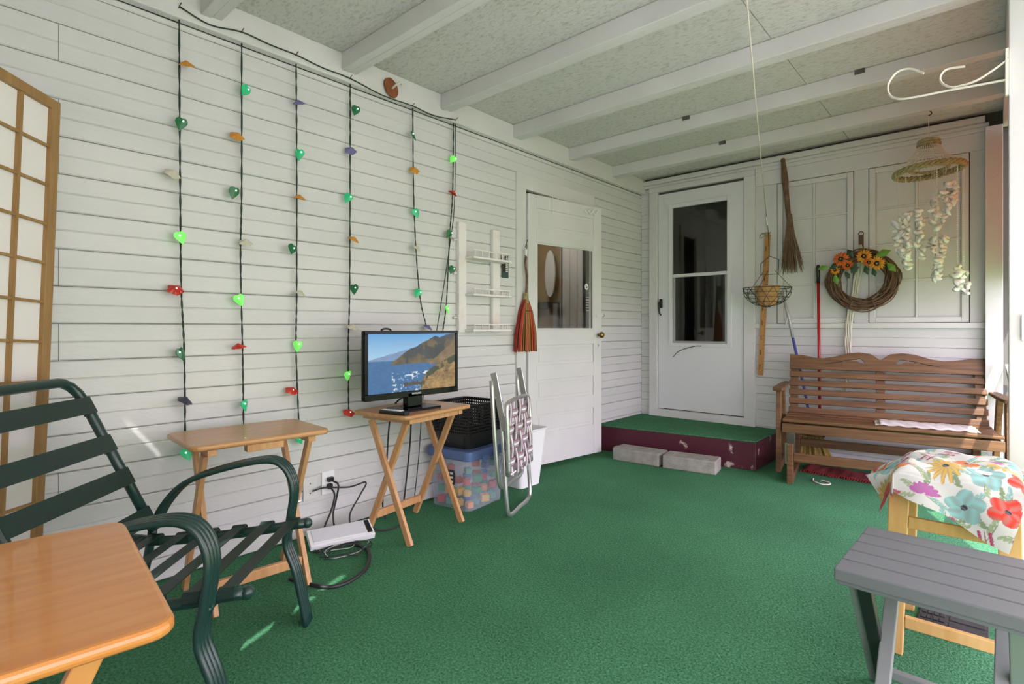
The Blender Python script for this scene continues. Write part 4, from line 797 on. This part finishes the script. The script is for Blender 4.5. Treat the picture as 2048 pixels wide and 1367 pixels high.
shm.from_pydata(sv, [], sf_); shm.materials.append(M['shell']); shm.polygons.foreach_set('use_smooth', [True] * len(shm.polygons))
strs = []                                          # (angle, radius, list of shell drops)
spec = [(3.5, .165, .30, .52, 11), (3.9, .15, .27, .58, 13), (3.2, .12, .30, .56, 11), (2.6, .14, .33, .60, 10), (4.4, .12, .26, .56, 12), (2.0, .12, .29, .38, 4), (5.0, .12, .27, .38, 4), (5.0, .07, .44, .52, 4), (5.6, .05, .16, .30, 9), (.2, .09, .14, .28, 9), (6.0, .12, .10, .24, 9), (.6, .15, .08, .20, 8), (5.4, .14, .17, .34, 8), (5.8, .085, .43, .55, 7), (5.2, .10, .56, .70, 10), (5.75, .168, .62, .76, 9), (.15, .172, .66, .78, 8)]
for a, r, d0, d1, n in spec:
    x, y = r * math.cos(a), r * math.sin(a); st_ = MB().tube([(x, y, tl(a)), (x, y, -d1)], .0012, 4).build('shell_string', 'rope', wc_)
    if d0 > .5:
        bd = MB()
        for k in range(int(d0 / .011)): bd.ball((x, y, -.02 - k * .011), .0036, 6)
        bd.build('bead_row', 'shell', st_)
    for k in range(n):
        o = mesh_obj(shm, 'shell', st_, (x + random.uniform(-.014, .014), y + random.uniform(-.014, .014), -d0 - (d1 - d0) * k / max(1, n - 1)), (random.uniform(-.9, .9), random.uniform(-.9, .9), random.uniform(0, 6.28))); q = random.uniform(1.3, 1.75); o.scale = (q, q, q)
# ------------------------------------------------------------------ scroll bracket on the near post
sb_ = thing('plant_bracket', 'cream painted metal scroll bracket reaching from the right post', 'bracket', (2.69, 2.84, 2.05))
def band(pts): return MB().tube(spline([(x, 2.845, z) for x, z in pts], 6), .01, 4, flat=(.0105, .0045), up=(0, 1, 0))
band([(2.689, 2.040), (2.60, 2.045), (2.512, 2.050), (2.40, 2.054), (2.345, 2.061), (2.311, 2.085), (2.302, 2.125), (2.318, 2.162), (2.345, 2.182), (2.385, 2.178), (2.427, 2.145)]).build('lower_scroll', 'cream', sb_, world=True)
band([(2.689, 2.118), (2.605, 2.068), (2.55, 2.058), (2.515, 2.062), (2.488, 2.085), (2.482, 2.115), (2.504, 2.138), (2.56, 2.132)]).build('upper_scroll', 'cream', sb_, world=True)
MB().box(2.680, 2.6895, 2.835, 2.865, 1.98, 2.16).build('mount_plate', 'cream', sb_, world=True, bevel=.001)
# ------------------------------------------------------------------ pine stool with floral cloth
ps = thing('pine_stool', 'pine stool hidden under the floral cloth, rungs showing', 'stool', (2.545, 2.385, 0))
MB().box(-.160, .165, -.185, .19, .562, .585).build('seat_board', 'pine', ps, bevel=.004)
for sx in (-1, 1):
    for sy in (-1, 1):
        MB().bar((sx * .150, sy * .185, 0), (sx * .135, sy * .150, .561), .055 if sy < 0 else .05, .024, (0, 1, 0)).build('leg', 'pine', ps, bevel=.003)
for sy in (-1, 1):
    MB().box(-.118, .118, sy * .178 - .010, sy * .178 + .010, .09, .128).build('rung', 'pine', ps, bevel=.003); MB().box(-.11, .11, sy * .159 - .010, sy * .159 + .010, .415, .453).build('rung', 'pine', ps, bevel=.003)
for sx in (-1, 1): MB().box(sx * .142 - .009, sx * .142 + .009, -.14, .14, .22, .255).build('side_rung', 'pine', ps, bevel=.003)
MB().prism(rounded(.125, .15, .05), (1, 0, 0), (0, 1, 0), .586, .628, (0, 0, 1)).build('seat_pad', 'paper', ps, bevel=.018, seg=3)
fc = thing('floral_cloth', 'white cloth with a bright watercolour flower print draped over the pine stool', 'cloth', (2.545, 2.385, .6))
NU = 300; uu, vv = np.meshgrid(np.linspace(0, 1, NU), np.linspace(0, 1, NU))
A_, B_, C_, D_ = np.array((2.665, 2.015)), np.array((2.255, 2.205)), np.array((2.215, 2.74)), np.array((2.86, 2.72))
px = (1 - uu) * ((1 - vv) * B_[0] + vv * C_[0]) + uu * ((1 - vv) * A_[0] + vv * D_[0]); py = (1 - uu) * ((1 - vv) * B_[1] + vv * C_[1]) + uu * ((1 - vv) * A_[1] + vv * D_[1])
x0, x1, y0, y1 = 2.383, 2.712, 2.198, 2.578
qx, qy = np.clip(px, x0, x1), np.clip(py, y0, y1); ox, oy = px - qx, py - qy; ov = np.sqrt(ox ** 2 + oy ** 2)
dome = np.clip(1 - ((px - 2.545) / .16) ** 4, 0, 1) * np.clip(1 - ((py - 2.385) / .185) ** 4, 0, 1)
stiff = np.where(ox < -.001, .74 - .46 * np.clip((2.46 - py) / .22, 0, 1), .22); ang = np.arctan2(py - 2.385, px - 2.545)
rip = .012 * np.sin(ang * 9) * np.clip(ov / .1, 0, 1)
X = qx + ox * stiff + rip * np.cos(ang); Y = qy + oy * np.where(ox < -.001, .5, .22) + rip * np.sin(ang)
Z = .588 + .046 * dome ** .5 - ov * np.where(ox < -.001, .55 + .75 * np.clip((2.42 - py) / .2, 0, 1), .93) + .006 * np.sin(px * 40 + py * 31)
X, Z = X + .012, Z + .004
K = np.ones((NU, NU, 3)) * np.array((.64, .63, .64)); cu, cw = (px - 2.2) / .66, (py - 2.0) / .75      # paint space in metres-like units
gx, gy = px, py
def blot(cx, cy, rx, ry, a, col, soft=1.):
    c, s = math.cos(a), math.sin(a); dx, dy = gx - cx, gy - cy; u, v = (dx * c + dy * s) / rx, (-dx * s + dy * c) / ry; m = u * u + v * v < 1
    t = (.80 + .28 * np.sin(u[m] * 3 + v[m] * 4))[:, None]; K[m] = np.array(col)[None] * t + (1 - t) * .25
def flower(cx, cy, r, n, col, cc, w=.42, a0=0., fan=6.283):
    for k in range(n): a = a0 + fan * k / n; blot(cx + r * .55 * math.cos(a), cy + r * .55 * math.sin(a), r * .48, r * w * .6, a, col)
    if cc: blot(cx, cy, r * .17, r * .17, 0, cc)
def stem(x0_, y0_, x1_, y1_, col, w=.0016): blot((x0_ + x1_) / 2, (y0_ + y1_) / 2, math.hypot(x1_ - x0_, y1_ - y0_) / 2, w, math.atan2(y1_ - y0_, x1_ - x0_), col)
RD, MG, TL, YL, GR, OR, DK, PU = (.72, .06, .045), (.45, .03, .20), (.28, .52, .54), (.66, .42, .10), (.22, .32, .17), (.80, .20, .06), (.03, .03, .06), (.50, .12, .42)
pr = random.Random(11); tiles = []
for j in range(8):
    for i in range(7):
        bx, by = 2.225 + i * .098 + (j % 2) * .048, 2.04 + j * .098 + pr.uniform(-.012, .012); tiles.append((bx, by))
for n, (bx, by) in enumerate(tiles):               # greenery first, blooms over it
    for q in range(3):
        a = pr.uniform(0, 6.28); ex, ey = bx + .06 * math.cos(a), by + .06 * math.sin(a); stem(bx, by, ex, ey, GR)
        for s in (.4, .6, .8, 1.): blot(bx + .065 * s * math.cos(a) + .008 * math.cos(a + 1.4), by + .065 * s * math.sin(a) + .008 * math.sin(a + 1.4), .011, .0042, a + .6, (TL, GR, (.36, .44, .26))[(n + q) % 3])
for n, (bx, by) in enumerate(tiles):
    k = (n * 5 + n // 6) % 7; r = pr.uniform(.040, .052); a = pr.uniform(0, 6.28)
    if k == 0: flower(bx, by, r, 5, RD, DK, .72, a)
    elif k == 1:
        for q in range(5): flower(bx + .034 * math.cos(a + q * 1.3), by + .034 * math.sin(a + q * 1.3), .0135, 5, MG, (.8, .7, .7), .8, a + q)
    elif k == 2: flower(bx, by, r, 5, TL, DK, .74, a)
    elif k == 3: flower(bx, by, r * 1.1, 14, YL, DK, .22, a)
    elif k == 4: flower(bx, by, r, 7, PU, None, .36, a, 3.0)
    elif k == 5: flower(bx, by, r * .9, 6, OR, DK, .55, a, 4.2)
    else:
        for q in range(12): s = q / 11; blot(bx + .05 * (s - .5) * math.cos(a) + .012 * (-1) ** q * math.sin(a), by + .05 * (s - .5) * math.sin(a) - .012 * (-1) ** q * math.cos(a), .0062, .0045, a, (.46, .03, .13))
        stem(bx - .03 * math.cos(a), by - .03 * math.sin(a), bx + .03 * math.cos(a), by + .03 * math.sin(a), (.35, .04, .12))
v = [(X[i, j] - 2.545, Y[i, j] - 2.385, Z[i, j] - .6) for i in range(NU) for j in range(NU)]
f = [(i * NU + j, i * NU + j + 1, (i + 1) * NU + j + 1, (i + 1) * NU + j) for i in range(NU - 1) for j in range(NU - 1)]
M['cloth'] = vcol('flower_print', .85); o = colmesh('cloth_sheet', v, f, np.clip(K, 0, 1), 'cloth', fc); o.data.polygons.foreach_set('use_smooth', [True] * len(o.data.polygons))
# ------------------------------------------------------------------ rubber mat, grey folding table
rm_ = thing('rubber_mat', 'black ribbed rubber mat on the carpet beneath the pine stool', 'mat', (2.535, 2.60, 0))
MB().prism(rounded(.100, .20, .02), (1, 0, 0), (0, 1, 0), .001, .010, (0, 0, 1)).build('base', 'rubber', rm_, bevel=.003)
for i in range(8):
    for j in range(4): MB().box(-.090 + j * .018, -.077 + j * .018, -.18 + i * .045, -.148 + i * .045, .0102, .014).build('tread_block', 'rubber', rm_)
for i in range(3): MB().box(-.01, .09, -.18 + i * .125, -.075 + i * .125, .0102, .0125).build('raised_panel', 'rubber', rm_, bevel=.001)
gt = thing('folding_table', 'grey plastic slatted folding table in the near right corner', 'table', (2.545, 1.83, 0), R(-2))
for i in range(5): MB().box(-.205, .205, -.208 + i * .0835, -.208 + i * .0835 + .0795, .417, .45).build('top_slat', 'grey', gt, bevel=.004)
MB().box(-.20, .20, -.203, .205, .407, .4168).build('under_frame', 'grey', gt, bevel=.002)
for sx in (-1, 1):
    a, b = (.145, 0.0), (-.145, .406)
    MB().bar((sx * .15, a[0], a[1]), (sx * .15, b[0], b[1]), .026, .034, (1, 0, 0)).build('leg', 'black' if sx < 0 else 'greyleg', gt, bevel=.003)
    MB().bar((sx * .12, -a[0], a[1]), (sx * .12, -b[0], b[1]), .022, .034, (1, 0, 0)).build('leg', 'greyleg', gt, bevel=.003)
    MB().bar((sx * .168, a[0], a[1]), (sx * .168, b[0], b[1]), .006, .04, (1, 0, 0)).build('leg_edge', 'greyleg', gt, bevel=.002)
MB().box(-.106, .106, -.125, -.10, .05, .075).build('leg_bar', 'greyleg', gt, bevel=.003); MB().box(-.133, .133, .09, .115, .05, .075).build('leg_bar', 'greyleg', gt, bevel=.003)
